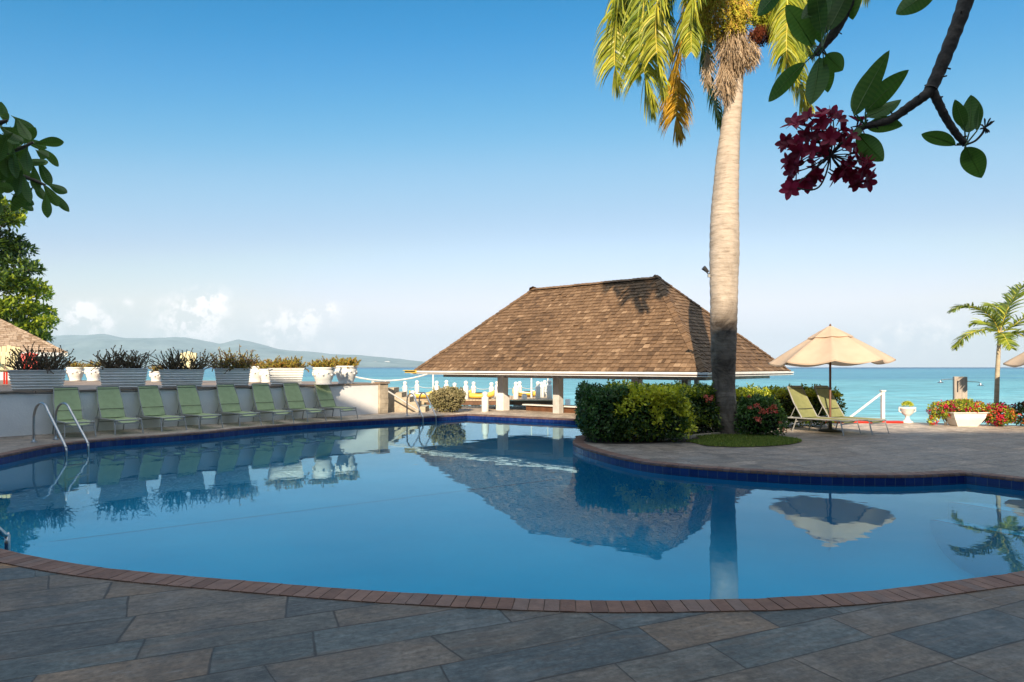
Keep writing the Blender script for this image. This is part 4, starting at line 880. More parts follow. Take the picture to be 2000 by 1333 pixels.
mb.build('limbs', M['trunk'], at)

# clipped hedge / bush
def bush(name, label, cat, cx, cy, rx, ry, h, n, leafm, ls=.06, tmean=.4, tsd=.2, z0=0.0, sq=3.2, shape_noise=.12, flowers=None, group=None, zlow=.0, up=.2, seed=1, rz=0, tintf=None):
    random.seed(seed); o = empty(name, (cx, cy, z0), rz, label, cat, group)
    def sp_(u_, w_):                     # superellipsoid direction -> point
        cu, su, cw, sw = cos(u_), sin(u_), cos(w_), sin(w_); e = 2 / sq; f = lambda a: math.copysign(abs(a) ** e, a)
        p = V((rx * f(cw) * f(cu), ry * f(cw) * f(su), h / 2 * f(sw)))
        k_ = 1 + shape_noise * noise.noise(V((p.x * 1.6 + seed, p.y * 1.6, p.z * 1.9))) + shape_noise * .5 * noise.noise(V((p.x * 5 + seed, p.y * 5, p.z * 5))); return p * k_
    mb = MB(); rows = []
    for i in range(13):
        w_ = -pi / 2 + pi * i / 12; rows.append([sp_(2 * pi * j / 28, w_) * .74 + V((0, 0, h / 2 + zlow)) for j in range(28)])
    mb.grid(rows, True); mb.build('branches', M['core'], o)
    mb = MB(); fl = []
    for _ in range(n):
        ie = sq / 2; zz = U(-.97, 1); w_ = math.asin(math.copysign(abs(zz) ** ie, zz)) if R() < .7 else math.asin(U(.3, 1))
        cc = U(-1, 1); u_ = math.acos(math.copysign(abs(cc) ** ie, cc)) * random.choice((-1, 1)) + (pi / 2 if R() < .5 else 0); p = sp_(u_, w_); d = p.normalized(); p = p * U(.78, 1.03)
        cl_ = noise.noise(V((p.x * 2.2 + seed * 3, p.y * 2.2, p.z * 2.2)))
        if cl_ < -.3 and R() < .35: p = p * .88
        P_ = p + V((0, 0, h / 2 + zlow))
        if P_.z < .03: continue
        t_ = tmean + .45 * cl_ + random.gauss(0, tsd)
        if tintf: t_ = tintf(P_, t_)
        nd_ = (d * .9 + rvec() * .8 + V((0, 0, up))).normalized(); mb.leaf(P_, (rvec() * 1.0 + d * .7 + V((0, 0, .25))), nd_, ls * U(.7, 1.3), ls * .55, min(1, max(0, t_)), .15)
    tw = mb
    for _ in range(int(26 * rx * 2)):
        u_ = U(0, 2 * pi); p = sp_(u_, U(.2, 1.2)); P_ = p * .95 + V((0, 0, h / 2 + zlow)); d = (p.normalized() + V((0, 0, .9)) + rvec() * .5).normalized(); l = U(.08, .22); q = P_ + d * l
        tw.tube([P_, q], .004, 4, .3)
        for j in range(7): tw.leaf(P_.lerp(q, .3 + .1 * j), rvec() + d * .5, rvec(), ls * U(.7, 1.1), ls * .5, min(1, max(0, tmean + .2 + random.gauss(0, .2))))
    tw.build('leaves', leafm, o)
    return o, sp_
def flower_ball(o, p, r, m, n=60, nm='flower_cluster'):
    mb = MB()
    for _ in range(n):
        d = rvec()
        if d.z < -.5: continue
        q = V(p) + d * r * U(.7, 1); mb.leaf(q - d * r * .2, (rvec() + d * .6), d, r * .42, r * .32, R(), .1)
    return mb.build(nm, m, o)
def at_obj(o, px, y, D): q = ap(px, y, D); return q - o.location
# island planting
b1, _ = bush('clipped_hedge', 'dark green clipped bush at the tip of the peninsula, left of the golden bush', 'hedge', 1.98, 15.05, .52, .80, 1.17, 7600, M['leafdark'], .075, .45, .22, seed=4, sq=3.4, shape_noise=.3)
b2, _ = bush('golden_bush', 'yellow-green variegated bush in the middle of the island bed', 'bush', 2.95, 15.15, .92, .85, 1.17, 11500, M['leafgold'], .09, .30, .22, seed=9, sq=4, shape_noise=.3, tintf=lambda p, t: t + (.62 if p.z > .55 + 1.0 * noise.noise(p * 2.6 + V((3, 0, 0))) else -.2))  # gold leaves on top; shade of the hollow below painted as darker tint
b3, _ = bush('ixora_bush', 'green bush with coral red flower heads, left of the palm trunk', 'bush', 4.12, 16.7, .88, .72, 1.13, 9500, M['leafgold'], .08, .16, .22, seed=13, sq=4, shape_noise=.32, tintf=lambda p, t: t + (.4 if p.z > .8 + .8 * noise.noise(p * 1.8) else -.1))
for px, y, r in ((1315, 793, .11), (1332, 779, .075), (1325, 773, .06), (1385, 782, .09), (1379, 775, .06), (1391, 776, .05)): flower_ball(b3, at_obj(b3, px, y, 15.6), r, M['coral'])
for px, y in ((1222, 750), (1313, 748), (1327, 745)):
    oo = b1 if px < 1250 else b3; q = at_obj(oo, px, y, 15.3); mb = MB(); mb.tube([q - V((.05, 0, .3)), q - V((.02, 0, .12)), q], .007, 4); mb.build('flower_stalk', M['leafdark'], oo); flower_ball(oo, q, .045, M['pink'], 22)
b4, _ = bush('ixora_bush', 'low green bush with many coral red flower heads, right of the palm trunk', 'bush', 5.80, 15.95, .50, .5, .88, 4200, M['leafdark'], .075, .6, .25, seed=17, sq=2.2, shape_noise=.4)
for px, y, r in ((1465, 797, .06), (1479, 795, .09), (1489, 806, .09), (1507, 803, .13), (1512, 796, .08), (1480, 821, .10), (1463, 775, .05)): flower_ball(b4, at_obj(b4, px, y, 15.3), r, M['coral'])
mb = MB(); q = [gp(1512, 862), ap(1526, 843, 15.0), ap(1524, 828, 15.0)]; sg = empty('coral_flower', q[0], 0, 'single coral flowers on thin stems at the right end of the grass', 'flower')
mb.tube([x - q[0] for x in (q[0], q[1], q[2])], .006, 4); mb.tube([q[1] - q[0], ap(1532, 840, 14.9) - q[0]], .006, 4); mb.build('stem', M['leafdark'], sg)
flower_ball(sg, ap(1524, 827, 15.0) - q[0], .05, M['coral'], 30); flower_ball(sg, ap(1532, 841, 14.9) - q[0], .065, M['coral'], 40)
b5, _ = bush('clipped_hedge', 'long clipped hedge behind the loungers, its top glowing yellow-green in the sun', 'hedge', 7.0, 18.5, 1.9, .5, 1.02, 11000, M['leafgold'], .085, .22, .2, seed=23, sq=4, shape_noise=.06, tintf=lambda p, t: t + (.4 if p.z > .78 else 0), rz=.10)  # sunlight on the hedge top painted in as a paler leaf tint
b6, _ = bush('round_bush', 'round dusty olive-cream bush on the far deck beside the pool ladder', 'bush', -2.35, 24.3, .62, .55, .82, 3800, M['leafdusty'], .085, .6, .25, seed=31, sq=2.1, shape_noise=.25)
# grass patch with a stone edging
random.seed(5)
gc = [gp(1335, 864), gp(1380, 872), gp(1440, 874.5), gp(1500, 873), gp(1545, 869), gp(1566, 862), gp(1535, 856.5), gp(1480, 850), V((5.4, 16.6, 0)), V((3.2, 16.4, 0)), V((1.6, 16.0, 0)), V((1.5, 15.0, 0)), gp(1165, 866), gp(1230, 868)]
gp_sheet = cat_spline(gc, 5, True)
struct(sheet('planting_bed', [gp_sheet], .004, M['soil']))
gmb = MB(); gz = [p for p in gp_sheet]; cnt = 0
while cnt < 15000:
    x, y = U(3.1, 6.3), U(13.3, 15.9)
    if not inpoly((x, y), gz) or (x < 4.2 and y > 14.0 + (x - 3.1) * .9): continue
    cnt += 1; l = U(.025, .075); d = V((U(-.5, .5), U(-.5, .5), 1)); gmb.leaf(V((x, y, .004)), d, rvec(), l, .012, min(1, max(0, random.gauss(.45, .25))), .1)
tag(gmb.build('grass', M['grass']), 'small patch of short green grass around the foot of the palm', 'grass', kind='stuff')
ed = empty('bed_edging', (0, 0, 0), 0, 'low edging of pale stone pieces between hedge and grass', 'edging'); mb = MB(); a, b = gp(1290, 861), gp(1405, 850)
for i in range(7): beam(mb, a.lerp(b, i / 7) + V((0, 0, .03)), a.lerp(b, (i + .94) / 7) + V((0, 0, .03 + U(-.008, .008))), .09, .07, R())
mb.build('edging_stones', M['stone'], ed)
o = MB(); o.box((0, 0, .06), (.22, .14, .12)); bb = bevel(o.build('stone_block', M['stone']), .02); bb.location = gp(1340, 858); tag(bb, 'small pale stone block at the foot of the ixora bush', 'stone')

# ------------------------------------------------------------------ palms
def leaflets(mb, path, lmax, wid, n, droop, fwd, spread, tfun, rough_=.15, thin=False):
    K_ = len(path) - 1
    for i in range(n):
        t_ = .10 + .90 * i / (n - 1); f = t_ * K_; a = min(int(f), K_ - 1); p = path[a].lerp(path[a + 1], f - a); tg = (path[a + 1] - path[a]).normalized()
        sd_ = tg.cross(V((0, 0, 1))); sd_ = sd_.normalized() if sd_.length > .1 else V((1, 0, 0)); upn = sd_.cross(tg).normalized()
        env = (sin(pi * min(1, (t_ * .86 + .10))) ** .55)
        for s in (-1, 1):
            l = lmax * env * U(.85, 1.1); d = (sd_ * s * spread + tg * fwd + upn * U(-.1, .45) + rvec() * rough_).normalized(); pts = [p]
            for j in range(4):
                d = (d + V((0, 0, -droop * (.4 + .4 * j)))).normalized(); pts.append(pts[-1] + d * l / 4)
            tt = min(1, max(0, tfun(t_) + random.gauss(0, .14)))
            n0 = len(mb.v); wv = d.cross(tg); wv = (tg * .8 + upn * U(-.5, .5)).normalized() * wid / 2
            ws = [.6, 1, .9, .6, .05]
            for q, w_ in zip(pts, ws): mb.v += [tuple(q - wv * w_), tuple(q + wv * w_)]
            for j in range(4): mb.f.append((n0 + 2 * j, n0 + 2 * j + 1, n0 + 2 * j + 3, n0 + 2 * j + 2)); mb.t.append(tt)
def frond(o, pts, lmax=.8, wid=.045, n=90, droop=.35, fwd=.7, spread=1.0, tf=None, m=None, r=.03):
    P = cat_spline(pts, 8); fo = MB(); fo.tube(P, [r * (1 - .85 * i / (len(P) - 1)) for i in range(len(P))], 6, .6); fr_ = fo.build('frond', M['fruit'], o, smooth=True)
    mb = MB(); leaflets(mb, P, lmax, wid, n, droop, fwd, spread, tf or (lambda t: .45)); mb.build('leaflets', m or M['frond'], fr_)
random.seed(42)
PD = 16.3
pl = empty('tall_palm', gp(1421, 848), 0, 'tall palm with pale ringed trunk and hanging fronds in the island bed', 'palm tree'); pb = pl.location.copy()
prf = [(850, 1421, 58), (840, 1421, 50), (820, 1418, 45), (790, 1417, 42), (750, 1414, 43), (700, 1413, 47), (650, 1413, 50), (600, 1414, 52), (550, 1414, 54), (500, 1415, 56), (450, 1415, 55), (400, 1416, 52), (350, 1419, 47), (300, 1422, 43), (250, 1427, 38), (200, 1432, 34), (150, 1437, 29), (100, 1439, 27), (40, 1442, 27), (-40, 1444, 28), (-120, 1446, 22)]
mb = MB(); rows = []; sp2 = []
for y, cx_, w_ in prf: sp2.append((V(((cx_ - 1000) / F * PD, PD, EY + (HY - y) / F * PD)), w_ / 2 / F * PD))
NS = 160
P = cat_spline([a for a, b in sp2], 8); RR = cat_spline([V((b, 0, 0)) for a, b in sp2], 8); rows = []
for i, (q, rv) in enumerate(zip(P, RR)):
    ring_ = .006 * sin(i * 2.1); rows.append([q - pb + V((cos(a_), sin(a_), 0)) * (rv.x + ring_ + .01 * noise.noise(V((cos(a_) * 2, sin(a_) * 2, q.z * 1.5)))) for a_ in [2 * pi * j / 32 for j in range(32)]])
mb.grid(rows, True); mb.build('trunk', M['palmtrunk'], pl, smooth=True)
cr = ap(1445, -90, PD) - pb
def pp(px, y, dd=0.0): return ap(px, y, PD + dd) - pb
ylw = lambda t: .35 + .45 * t
frs = [([cr, pp(1360, -190), pp(1270, -150), pp(1220, -60), pp(1205, 30), pp(1200, 110), pp(1206, 165)], ylw, None, 1.0),
       ([cr, pp(1370, -150, -.5), pp(1300, -110, -.8), pp(1262, -20, -1.0), pp(1255, 80, -1.0), pp(1262, 170, -1.0), pp(1272, 205, -1)], ylw, None, .95),
       ([cr, pp(1330, -170, .8), pp(1250, -120, 1.2), pp(1225, -20, 1.4), pp(1232, 70, 1.5), pp(1245, 150, 1.5)], lambda t: .3 + .3 * t, None, .8),
       ([cr, pp(1385, -90, .4), pp(1355, -20, .5), pp(1338, 60, .5), pp(1322, 150, .5), pp(1320, 220, .5), pp(1327, 262, .5)], lambda t: .45 + .3 * t, M['frondgold'], .85),
       ([cr, pp(1400, -60, 1.5), pp(1372, 20, 2.0), pp(1376, 110, 2.1), pp(1392, 190, 2.1), pp(1408, 245, 2.1)], lambda t: .15 + .2 * t, None, .62),
       ([cr, pp(1500, -150, .4), pp(1545, -80, .6), pp(1548, 20, .6), pp(1550, 110, .6), pp(1566, 180, .6), pp(1578, 216, .6)], lambda t: .3 + .5 * t, None, .72),
       ([cr, pp(1530, -190, -.4), pp(1620, -180, -.6), pp(1680, -90, -.8), pp(1700, -20, -.8)], ylw, None, .9),
       ([cr, pp(1440, -220, -1.6), pp(1420, -230, -2.4), pp(1400, -150, -3)], ylw, None, .9),
       ([cr, pp(1480, -240, 1.5), pp(1520, -250, 2.5), pp(1540, -180, 3.2), pp(1545, -110, 3.4)], ylw, None, .9),
       ([cr, pp(1400, -260, 1.0), pp(1330, -290, 1.9), pp(1260, -230, 2.6), pp(1230, -150, 2.8)], ylw, None, .9),
       ([cr, pp(1375, -140, -.9), pp(1320, -80, -1.4), pp(1285, 0, -1.6), pp(1282, 90, -1.6), pp(1296, 185, -1.6)], lambda t: .45 + .4 * t, None, .7),
       ([cr, pp(1350, -160, .2), pp(1275, -130, .3), pp(1228, -50, .3), pp(1222, 30, .3), pp(1228, 100, .3)], lambda t: .15 + .3 * t, None, .85),
       ([cr, pp(1380, -120, 1.6), pp(1320, -60, 2.2), pp(1300, 20, 2.4), pp(1310, 110, 2.4)], lambda t: .2 + .2 * t, None, .7),
       ([cr, pp(1500, -130, -.6), pp(1532, -60, -.9), pp(1538, 20, -1.0), pp(1536, 100, -1.0), pp(1548, 160, -1.0)], lambda t: .4 + .4 * t, None, .7),
       ([cr, pp(1410, -110, -1.2), pp(1372, -50, -1.9), pp(1352, 20, -2.0), pp(1350, 100, -2.0)], lambda t: .4 + .3 * t, None, .6),
       ([cr, pp(1520, -130, 1.2), pp(1560, -60, 1.8), pp(1572, 30, 1.9), pp(1580, 110, 1.9)], lambda t: .2 + .3 * t, None, .7),
       ([cr, pp(1470, -270), pp(1500, -360), pp(1560, -400), pp(1640, -380)], lambda t: .3, None, .9),
       ([cr, pp(1420, -270), pp(1390, -360), pp(1320, -400), pp(1240, -370)], lambda t: .3, None, .9)]
for pts, tf, m, lm in frs: frond(pl, pts, lm * 1.12, .055, 250, .40, .55, .85, tf, m)
def strands(o, nm, m, c, rx, ry, rz_, n, l, hang=1.0, r=.006, beads=True, tm=(.5, .3), taper=.0):
    mb = MB()
    for _ in range(n):
        d = rvec(); p = V(c) + V((d.x * rx, d.y * ry, d.z * rz_)) * U(.3, 1) ** .5
        if taper: k_ = 1 - taper * max(0, (V(c).z - p.z) / rz_); p.x = V(c).x + (p.x - V(c).x) * k_; p.y = V(c).y + (p.y - V(c).y) * k_
        dd = (V((d.x * .5, d.y * .5, -hang)) + rvec() * .35).normalized(); pts = [p]
        for j in range(3): dd = (dd + rvec() * .18 + V((0, 0, -.15 * hang))).normalized(); pts.append(pts[-1] + dd * l * U(.7, 1.2) / 3)
        t_ = min(1, max(0, random.gauss(*tm))); mb.tube(pts, r, 3, t_, cap=False)
        if beads:
            for q in pts[1:]:
                for _k in range(2): mb.sphere(q + rvec() * .03, .013, 4, 3, min(1, t_ + U(-.2, .2)))
    return mb.build(nm, m, o)
strands(pl, 'fruit_cluster', M['fruit'], pp(1412, 20, -.25), .62, .55, .62, 1500, .22, tm=(.62, .2))
strands(pl, 'fruit_cluster', M['fruit'], pp(1505, 5, -.1), .42, .5, .62, 1300, .22, tm=(.25, .2))
strands(pl, 'fruit_cluster', M['redfruit'], pp(1488, 60, -.3), .27, .24, .15, 230, .20, tm=(.25, .25))
strands(pl, 'dry_fibre', M['fibre'], pp(1432, 85, -.18), .35, .32, .60, 1000, .40, r=.005, beads=False, tm=(.5, .25), taper=.25)
strands(pl, 'dry_fibre', M['fibre'], pp(1417, 150, -.22), .16, .15, .42, 520, .36, r=.005, beads=False, tm=(.6, .22), taper=.4)
strands(pl, 'dry_fibre', M['fibre'], pp(1462, 100, -.22), .22, .2, .28, 420, .3, r=.005, beads=False, tm=(.6, .22), taper=.3)
strands(pl, 'dry_fibre', M['fibre'], pp(1382, 128, -.2), .05, .05, .42, 200, .3, r=.005, beads=False, tm=(.75, .15), taper=.2)
# spotlight strapped to the trunk
lamp = empty('spotlight', ap(1387, 535, PD), 0, 'small dark floodlight clamped to the left side of the palm trunk', 'lamp'); mb = MB()
mb.tube([(0, 0, 0), (-.06, 0, .0), (-.09, -.02, .03)], .012, 6); mb.build('bracket', M['darkmetal'], lamp)
mb = MB(); mb.tube([(-.05, 0, .04), (-.12, -.02, .10), (-.17, -.03, .14)], [.035, .05, .06], 12); mb.build('lamp_head', M['darkmetal'], lamp)
mb = MB(); mb.box((-.03, 0, -.05), (.05, .06, .07)); mb.build('junction_box', M['alu'], lamp)
# young palm
random.seed(77)
YD = 19.0; yp = empty('young_palm', ((1948 - 1000) / F * YD, YD, 0), 0, 'small young palm with bright arching fronds beside the pink bushes', 'palm tree'); yb = yp.location.copy()
def yq(px, y, dd=0.0): return ap(px, y, YD + dd) - yb
mb = MB(); mb.tube([yq(1946, 832), yq(1946, 790), yq(1948, 730), yq(1950, 690), yq(1952, 660), yq(1955, 640)], [.085, .062, .058, .052, .045, .03], 12); mb.build('trunk', mat('pale_palm_stem', (.52, .44, .32), (.36, .31, .22), 4, .8, .3, stretch=(1, 1, 6)), yp, smooth=True)
yc = yq(1952, 650)
for pts, lm in (([yc, yq(1938, 622), yq(1910, 603), yq(1880, 598), yq(1860, 608)], .34), ([yc, yq(1935, 643, -.3), yq(1905, 648, -.5), yq(1880, 662, -.6), yq(1867, 680, -.6)], .34), ([yc, yq(1962, 620), yq(1975, 590), yq(1992, 565), yq(2012, 552)], .5),
              ([yc, yq(1975, 640), yq(2005, 618), yq(2040, 612), yq(2075, 625)], .45), ([yc, yq(1975, 652, -.4), yq(2000, 650, -.6), yq(2025, 665, -.6)], .4), ([yc, yq(1940, 640, .5), yq(1920, 630, .9), yq(1898, 634, 1.1)], .35), ([yc, yq(1960, 655, -.6), yq(1966, 665, -.9), yq(1975, 680, -1.1)], .3), ([yc, yq(1950, 620, .6), yq(1945, 600, 1.0), yq(1935, 595, 1.4)], .4)):
    frond(yp, pts, lm * 1.15, .045, 70, .14, .75, .9, lambda t: .5, None, .014)

# ------------------------------------------------------------------ right side: planter, urn, shower, bougainvillea, rail
random.seed(8)
D = 18.6; pt = empty('planter', ((1882 - 1000) / F * D, D, 0), .06, 'white tapered planter overflowing with pink and orange bougainvillea in front of the shower pillar', 'planter')
ribbed_planter(pt, .96, .55, .36, .60, 1)
def flowering(o, c, r, n, nf, ls=.06, tm=.55, seed=1, m=None, trail=None):
    random.seed(seed); lf = MB(); fm = MB(); c = V(c)
    for _ in range(n):
        d = rvec(); p = c + V((d.x * r[0], d.y * r[1], d.z * r[2])) * U(.3, 1) ** .5
        if noise.noise(p * 4 + V((seed, 0, 0))) < -.25: continue
        lf.leaf(p, rvec() + d * .5, (d + rvec() * .7).normalized(), ls * U(.7, 1.2), ls * .6, min(1, max(0, random.gauss(tm, .22))))
    for _ in range(nf):
        d = rvec(); p = c + V((d.x * r[0], d.y * r[1], d.z * r[2])) * U(.75, 1.08); tt = min(1, max(0, .35 + .9 * noise.noise(p * 2.2 + V((seed, 1, 0))) + U(-.12, .12)))
        for _k in range(6): fm.leaf(p + rvec() * .02, rvec(), (d + rvec() * .5).normalized(), .045, .04, tt, .1)
    lf.build('leaves', m or M['leafgold'], o); fm.build('flowers', M['pink'], o)['kind'] = 'stuff'
flowering(pt, (0, 0, .52), (.62, .34, .20), 2600, 130, seed=3)
o2 = empty('bougainvillea', ((1836 - 1000) / F * 18.7, 18.7, 0), 0, 'trailing pink bougainvillea spilling left of the white tapered planter', 'bush'); mb = MB()
for k_ in range(5): mb.tube([(U(.1, .5), 0, 0), (U(0, .3), 0, .25), (U(-.2, .1), 0, .45)], .012, 5)
mb.build('stems', M['trunk'], o2); flowering(o2, (.02, 0, .42), (.34, .3, .24), 1200, 70, seed=6); flowering(o2, (-.2, 0, .14), (.12, .12, .14), 260, 14, seed=7)
for i, (px, dd, rx, h, nf, lm_, lb_) in enumerate(((1948, 18.5, .42, .62, 260, .45, 'bright pink bougainvillea bush just right of the white planter'), (2010, 18.4, .6, .66, 110, .25, 'darker bougainvillea bush at the right edge, behind the young palm'))):
    o3 = empty('bougainvillea', ((px - 1000) / F * dd, dd, 0), 0, lb_, 'bush'); mb = MB()
    for k_ in range(7): mb.tube([(U(-.1, .1), 0, 0), (U(-.2, .2), U(-.1, .1), .2), (U(-.3, .3), U(-.2, .2), .4)], .012, 5)
    mb.build('stems', M['trunk'], o3); flowering(o3, (0, 0, h * .52), (rx, .38, h * .48), 3200, nf, seed=20 + i, tm=lm_, m=M['leafgold'] if i == 0 else M['leafdark'])
D = 19.6; ur = empty('garden_urn', ((1772 - 1000) / F * D, D, 0), 0, 'white footed urn with yellow-green plant on the terrace edge', 'urn'); h = (825 - 792) / F * D
mb = MB(); k_ = h / .5; prof_ = [(.001, 0), (.15, 0), (.15, .03), (.12, .045), (.075, .08), (.05, .14), (.055, .18), (.10, .21), (.15, .26), (.165, .32), (.20, .36), (.225, .39), (.21, .42), (.18, .42), (.001, .39)]
mb.lathe([(a * 1.02, b * k_ * 1.12) for a, b in prof_], (0, 0, 0), 26); mb.build('pot', M['white'], ur, smooth=True)
for s in (-1, 1): mb = MB(); mb.tube([(s * .17, 0, .30), (s * .235, 0, .33), (s * .235, 0, .42), (s * .2, 0, .45)], .016, 7); mb.build('handle', M['white'], ur)
mb = MB()
for _ in range(420): d = rvec(); mb.leaf(V((d.x * .13, d.y * .13, .49 + abs(d.z) * .10)), (rvec() + V((0, 0, .6))), rvec(), .06, .02, random.gauss(.75, .15))
mb.build('leaves', M['leafgold'], ur)
D = 20.3; sh = empty('outdoor_shower', ((1875 - 1000) / F * D, D, 0), -.45, 'square concrete shower pillar with two shower heads behind the flower planter', 'shower'); topz = EY + (HY - 736) / F * D
mb = MB(); mb.box((0, 0, topz / 2), (.33, .33, topz)); bevel(mb.build('pillar', M['concrete'], sh), .012)
for s, z in ((-1, topz - .07), (1, topz - .14)):
    mb = MB(); mb.tube([(s * .16, -.05, z), (s * .46, -.05, z - .02), (s * .50, -.05, z - .05)], .011, 6); am = mb.build('shower_arm', M['steel'], sh)
    mb = MB(); mb.lathe([(.001, .05), (.02, .05), (.03, .02), (.085, .0), (.085, -.012), (.001, -.012)], (s * .50, -.05, z - .11), 14); mb.build('shower_head', M['steel'], am)
mb = MB(); mb.tube([(-.08, -.175, topz - .12), (-.08, -.178, topz - .45)], .014, 6); mb.build('pipe', M['darkmetal'], sh)
D = 19.7; hr = empty('white_handrail', (0, 0, 0), 0, 'white handrail and post sloping down at the terrace steps beside the urn', 'handrail')
a = ap(1724, 765, D); b = ap(1664, 813, D + .5)
mb = MB(); beam(mb, V((a.x, a.y, .0)), V((a.x + .001, a.y, a.z)), .08, .08); mb.box((a.x, a.y, a.z / 2), (.085, .085, a.z)); mb.build('newel_post', M['white'], hr)
mb = MB(); mb.box((a.x, a.y, a.z + .02), (.13, .13, .035)); mb.build('post_cap', M['white'], hr)
mb = MB(); beam(mb, a - V((0, 0, .03)), b + V((-.3, .1, -.27)), .075, .075); mb.build('rail', M['white'], hr)
mb = MB(); mb.box((10.0, 19.55, .03), (2.3, .26, .06)); kb = bevel(mb.build('red_kerb', M['red']), .02); tag(kb, 'low red painted kerb along the terrace edge behind the loungers', 'kerb')
# ------------------------------------------------------------------ plumeria branch (near, in shade)
random.seed(99)
def big_leaf(o, base, tip, w, mt, t=.5, curl=.06, roll=None, parent=None, blunt=.5):
    base, tip = V(base), V(tip); d = tip - base; ln = d.length; d.normalize(); vw = ((base + tip) / 2 + o.location - V((0, 0, 1.6))).normalized()
    nrm = (vw + rvec() * .42).normalized(); a = d.cross(nrm).normalized(); n_ = a.cross(d); mb = MB(); mb.smooth = True; rows = []; K_ = 26; tb_ = U(.15, .7)
    for i in range(K_ + 1):
        t_ = i / K_; hw = w / 2 * (sin(pi * min(1, t_ ** (.9 if blunt > .4 else 1.4))) ** .72) if 0 < t_ < 1 else .001; hw = max(hw, .0012)
        c = base + d * ln * t_ + n_ * curl * ln * 4 * t_ * (1 - t_) * .6; rows.append([c + a * hw * x + n_ * abs(x) * hw * .22 for x in (-1, -.5, 0, .5, 1)])
    for i in range(K_):                    # lateral veins: alternate bands a shade paler, swept toward the tip
        sw = lambda r, q: [r[j].lerp(q[j], 0) for j in range(5)]
        mb.grid([rows[i], rows[i + 1]], False, min(1, max(0, tb_ + (.22 if i % 2 else -.05) + U(-.04, .04))))
    lf = mb.build('leaf', mt, o)
    md = MB(); md.tube([r[2] + n_ * -.001 for r in rows], [.0028 * (1 - i / K_ * .8) for i in range(K_ + 1)], 4, .9); md.build('midrib', M['leafdark'], lf); return lf
pm = empty('plumeria_tree', (4.3, 2.1, 0), 0, 'dark plumeria branch with large leaves and crimson flowers hanging in at top right', 'tree'); po = pm.location.copy()
def pq(px, y, dd=0.0): return ap(px, y, 3.0 + dd) - po
mb = MB(); trunk = [(0, 0, 0), (.05, .02, .8), (-.05, .1, 1.7), (-.2, .2, 2.5), (-.6, .35, 3.2)]; mb.tube(cat_spline(trunk, 6), [.11 - .0022 * i for i in range(25)], 12); mb.build('trunk', M['bark'], pm, smooth=True)
def limb(pts, r0, r1, nm='branch'):
    P = cat_spline(pts, 7); mb = MB(); mb.tube(P, [(r0 + (r1 - r0) * i / (len(P) - 1)) * (1 + .07 * sin(i * 2.3) + U(-.03, .03)) for i in range(len(P))], 12)
    for i in range(2, len(P), 3):
        for _ in range(1): d = rvec(); mb.tube([P[i] + d * r1 * .7, P[i] + d * (r0 + .008)], .0035, 4)
    return mb.build(nm, M['bark'], pm, smooth=True)
limb([V((-.6, .35, 3.2)), V((-1.3, .6, 3.75)), pq(1925, -130), pq(1890, -10), pq(1866, 60), pq(1838, 130), pq(1818, 175)], .038, .026)
limb([pq(1822, 168), pq(1810, 184), pq(1780, 206), pq(1742, 232), pq(1712, 242), pq(1686, 247)], .024, .014)
limb([pq(1818, 172), pq(1832, 200), pq(1848, 232), pq(1868, 262), pq(1886, 283)], .020, .013)
limb([V((-.6, .35, 3.2)), V((-1.5, .9, 3.9)), pq(1720, -190, .3), pq(1680, -70, .3), pq(1656, 10, .3), pq(1632, 60, .3), pq(1607, 90, .3), pq(1595, 106, .3)], .036, .017)
LF = M['leafplum'] = mat('plumeria_leaf', W1, (.75, .8, .7), 9, .45, .1, 30, tint=[(.05, .125, .016), (.08, .18, .025), (.12, .23, .035)], spec=.45, trans=.45)
def pl_leaf(bx_, by_, tx_, ty_, w_, dd=0.0, node=None):
    b_ = pq(bx_, by_, dd); t_ = pq(tx_, ty_, dd + U(-.05, .05)); big_leaf(pm, b_, t_, w_ / F * 3.0, LF)
    if node: mb = MB(); mb.tube([pq(*node, dd * .8), b_, b_.lerp(t_, .1)], [.004, .003, .002], 5); mb.build('petiole', M['leafdark'], pm)
n1 = (1606, 92); n2 = (1690, 244); n3 = (1886, 283)
for q in ((1587, 90, 1535, 10, 50), (1605, 66, 1592, -45, 40), (1612, 66, 1634, -55, 40), (1612, -20, 1566, 38, 34), (1655, -60, 1666, 39, 44), (1532, -30, 1480, 31, 34), (1572, 123, 1501, 199, 38), (1600, 112, 1584, 205, 50), (1608, 112, 1617, 181, 34), (1614, 106, 1646, 138, 42), (1592, 0, 1603, 85, 34), (1618, 60, 1668, -40, 36)):
    pl_leaf(*q, dd=.3 + U(-.06, .06), node=n1 if q[1] > 50 else None)
pl_leaf(1835, -30, 1750, 28, 40, -.1)
for q in ((1668, 226, 1737, 99, 38), (1690, 220, 1775, 137, 40), (1692, 228, 1760, 195, 30), (1692, 246, 1763, 246, 34), (1676, 262, 1725, 315, 44), (1674, 250, 1668, 270, 22), (1664, 215, 1704, 130, 26)): pl_leaf(*q, dd=U(-.05, .05), node=n2)
for q in ((1866, 284, 1800, 262, 30), (1893, 259, 1896, 186, 42), (1884, 250, 1865, 195, 24), (1886, 288, 1917, 348, 42), (1884, 290, 1898, 312, 26), (1908, 256, 1914, 202, 13)): pl_leaf(*q, dd=U(-.04, .04), node=n3)
mb = MB(); mb.tube(cat_spline([pq(1886, 283), pq(1904, 276), pq(1918, 262), pq(1924, 250)], 5), .005, 6)
for _ in range(14): d = rvec() * .026; q = pq(1926, 246) + d; mb.tube([pq(1924, 250), q, q + d * .3], [.002, .004, .002], 5)
mb.build('bud_cluster', M['bark'], pm)
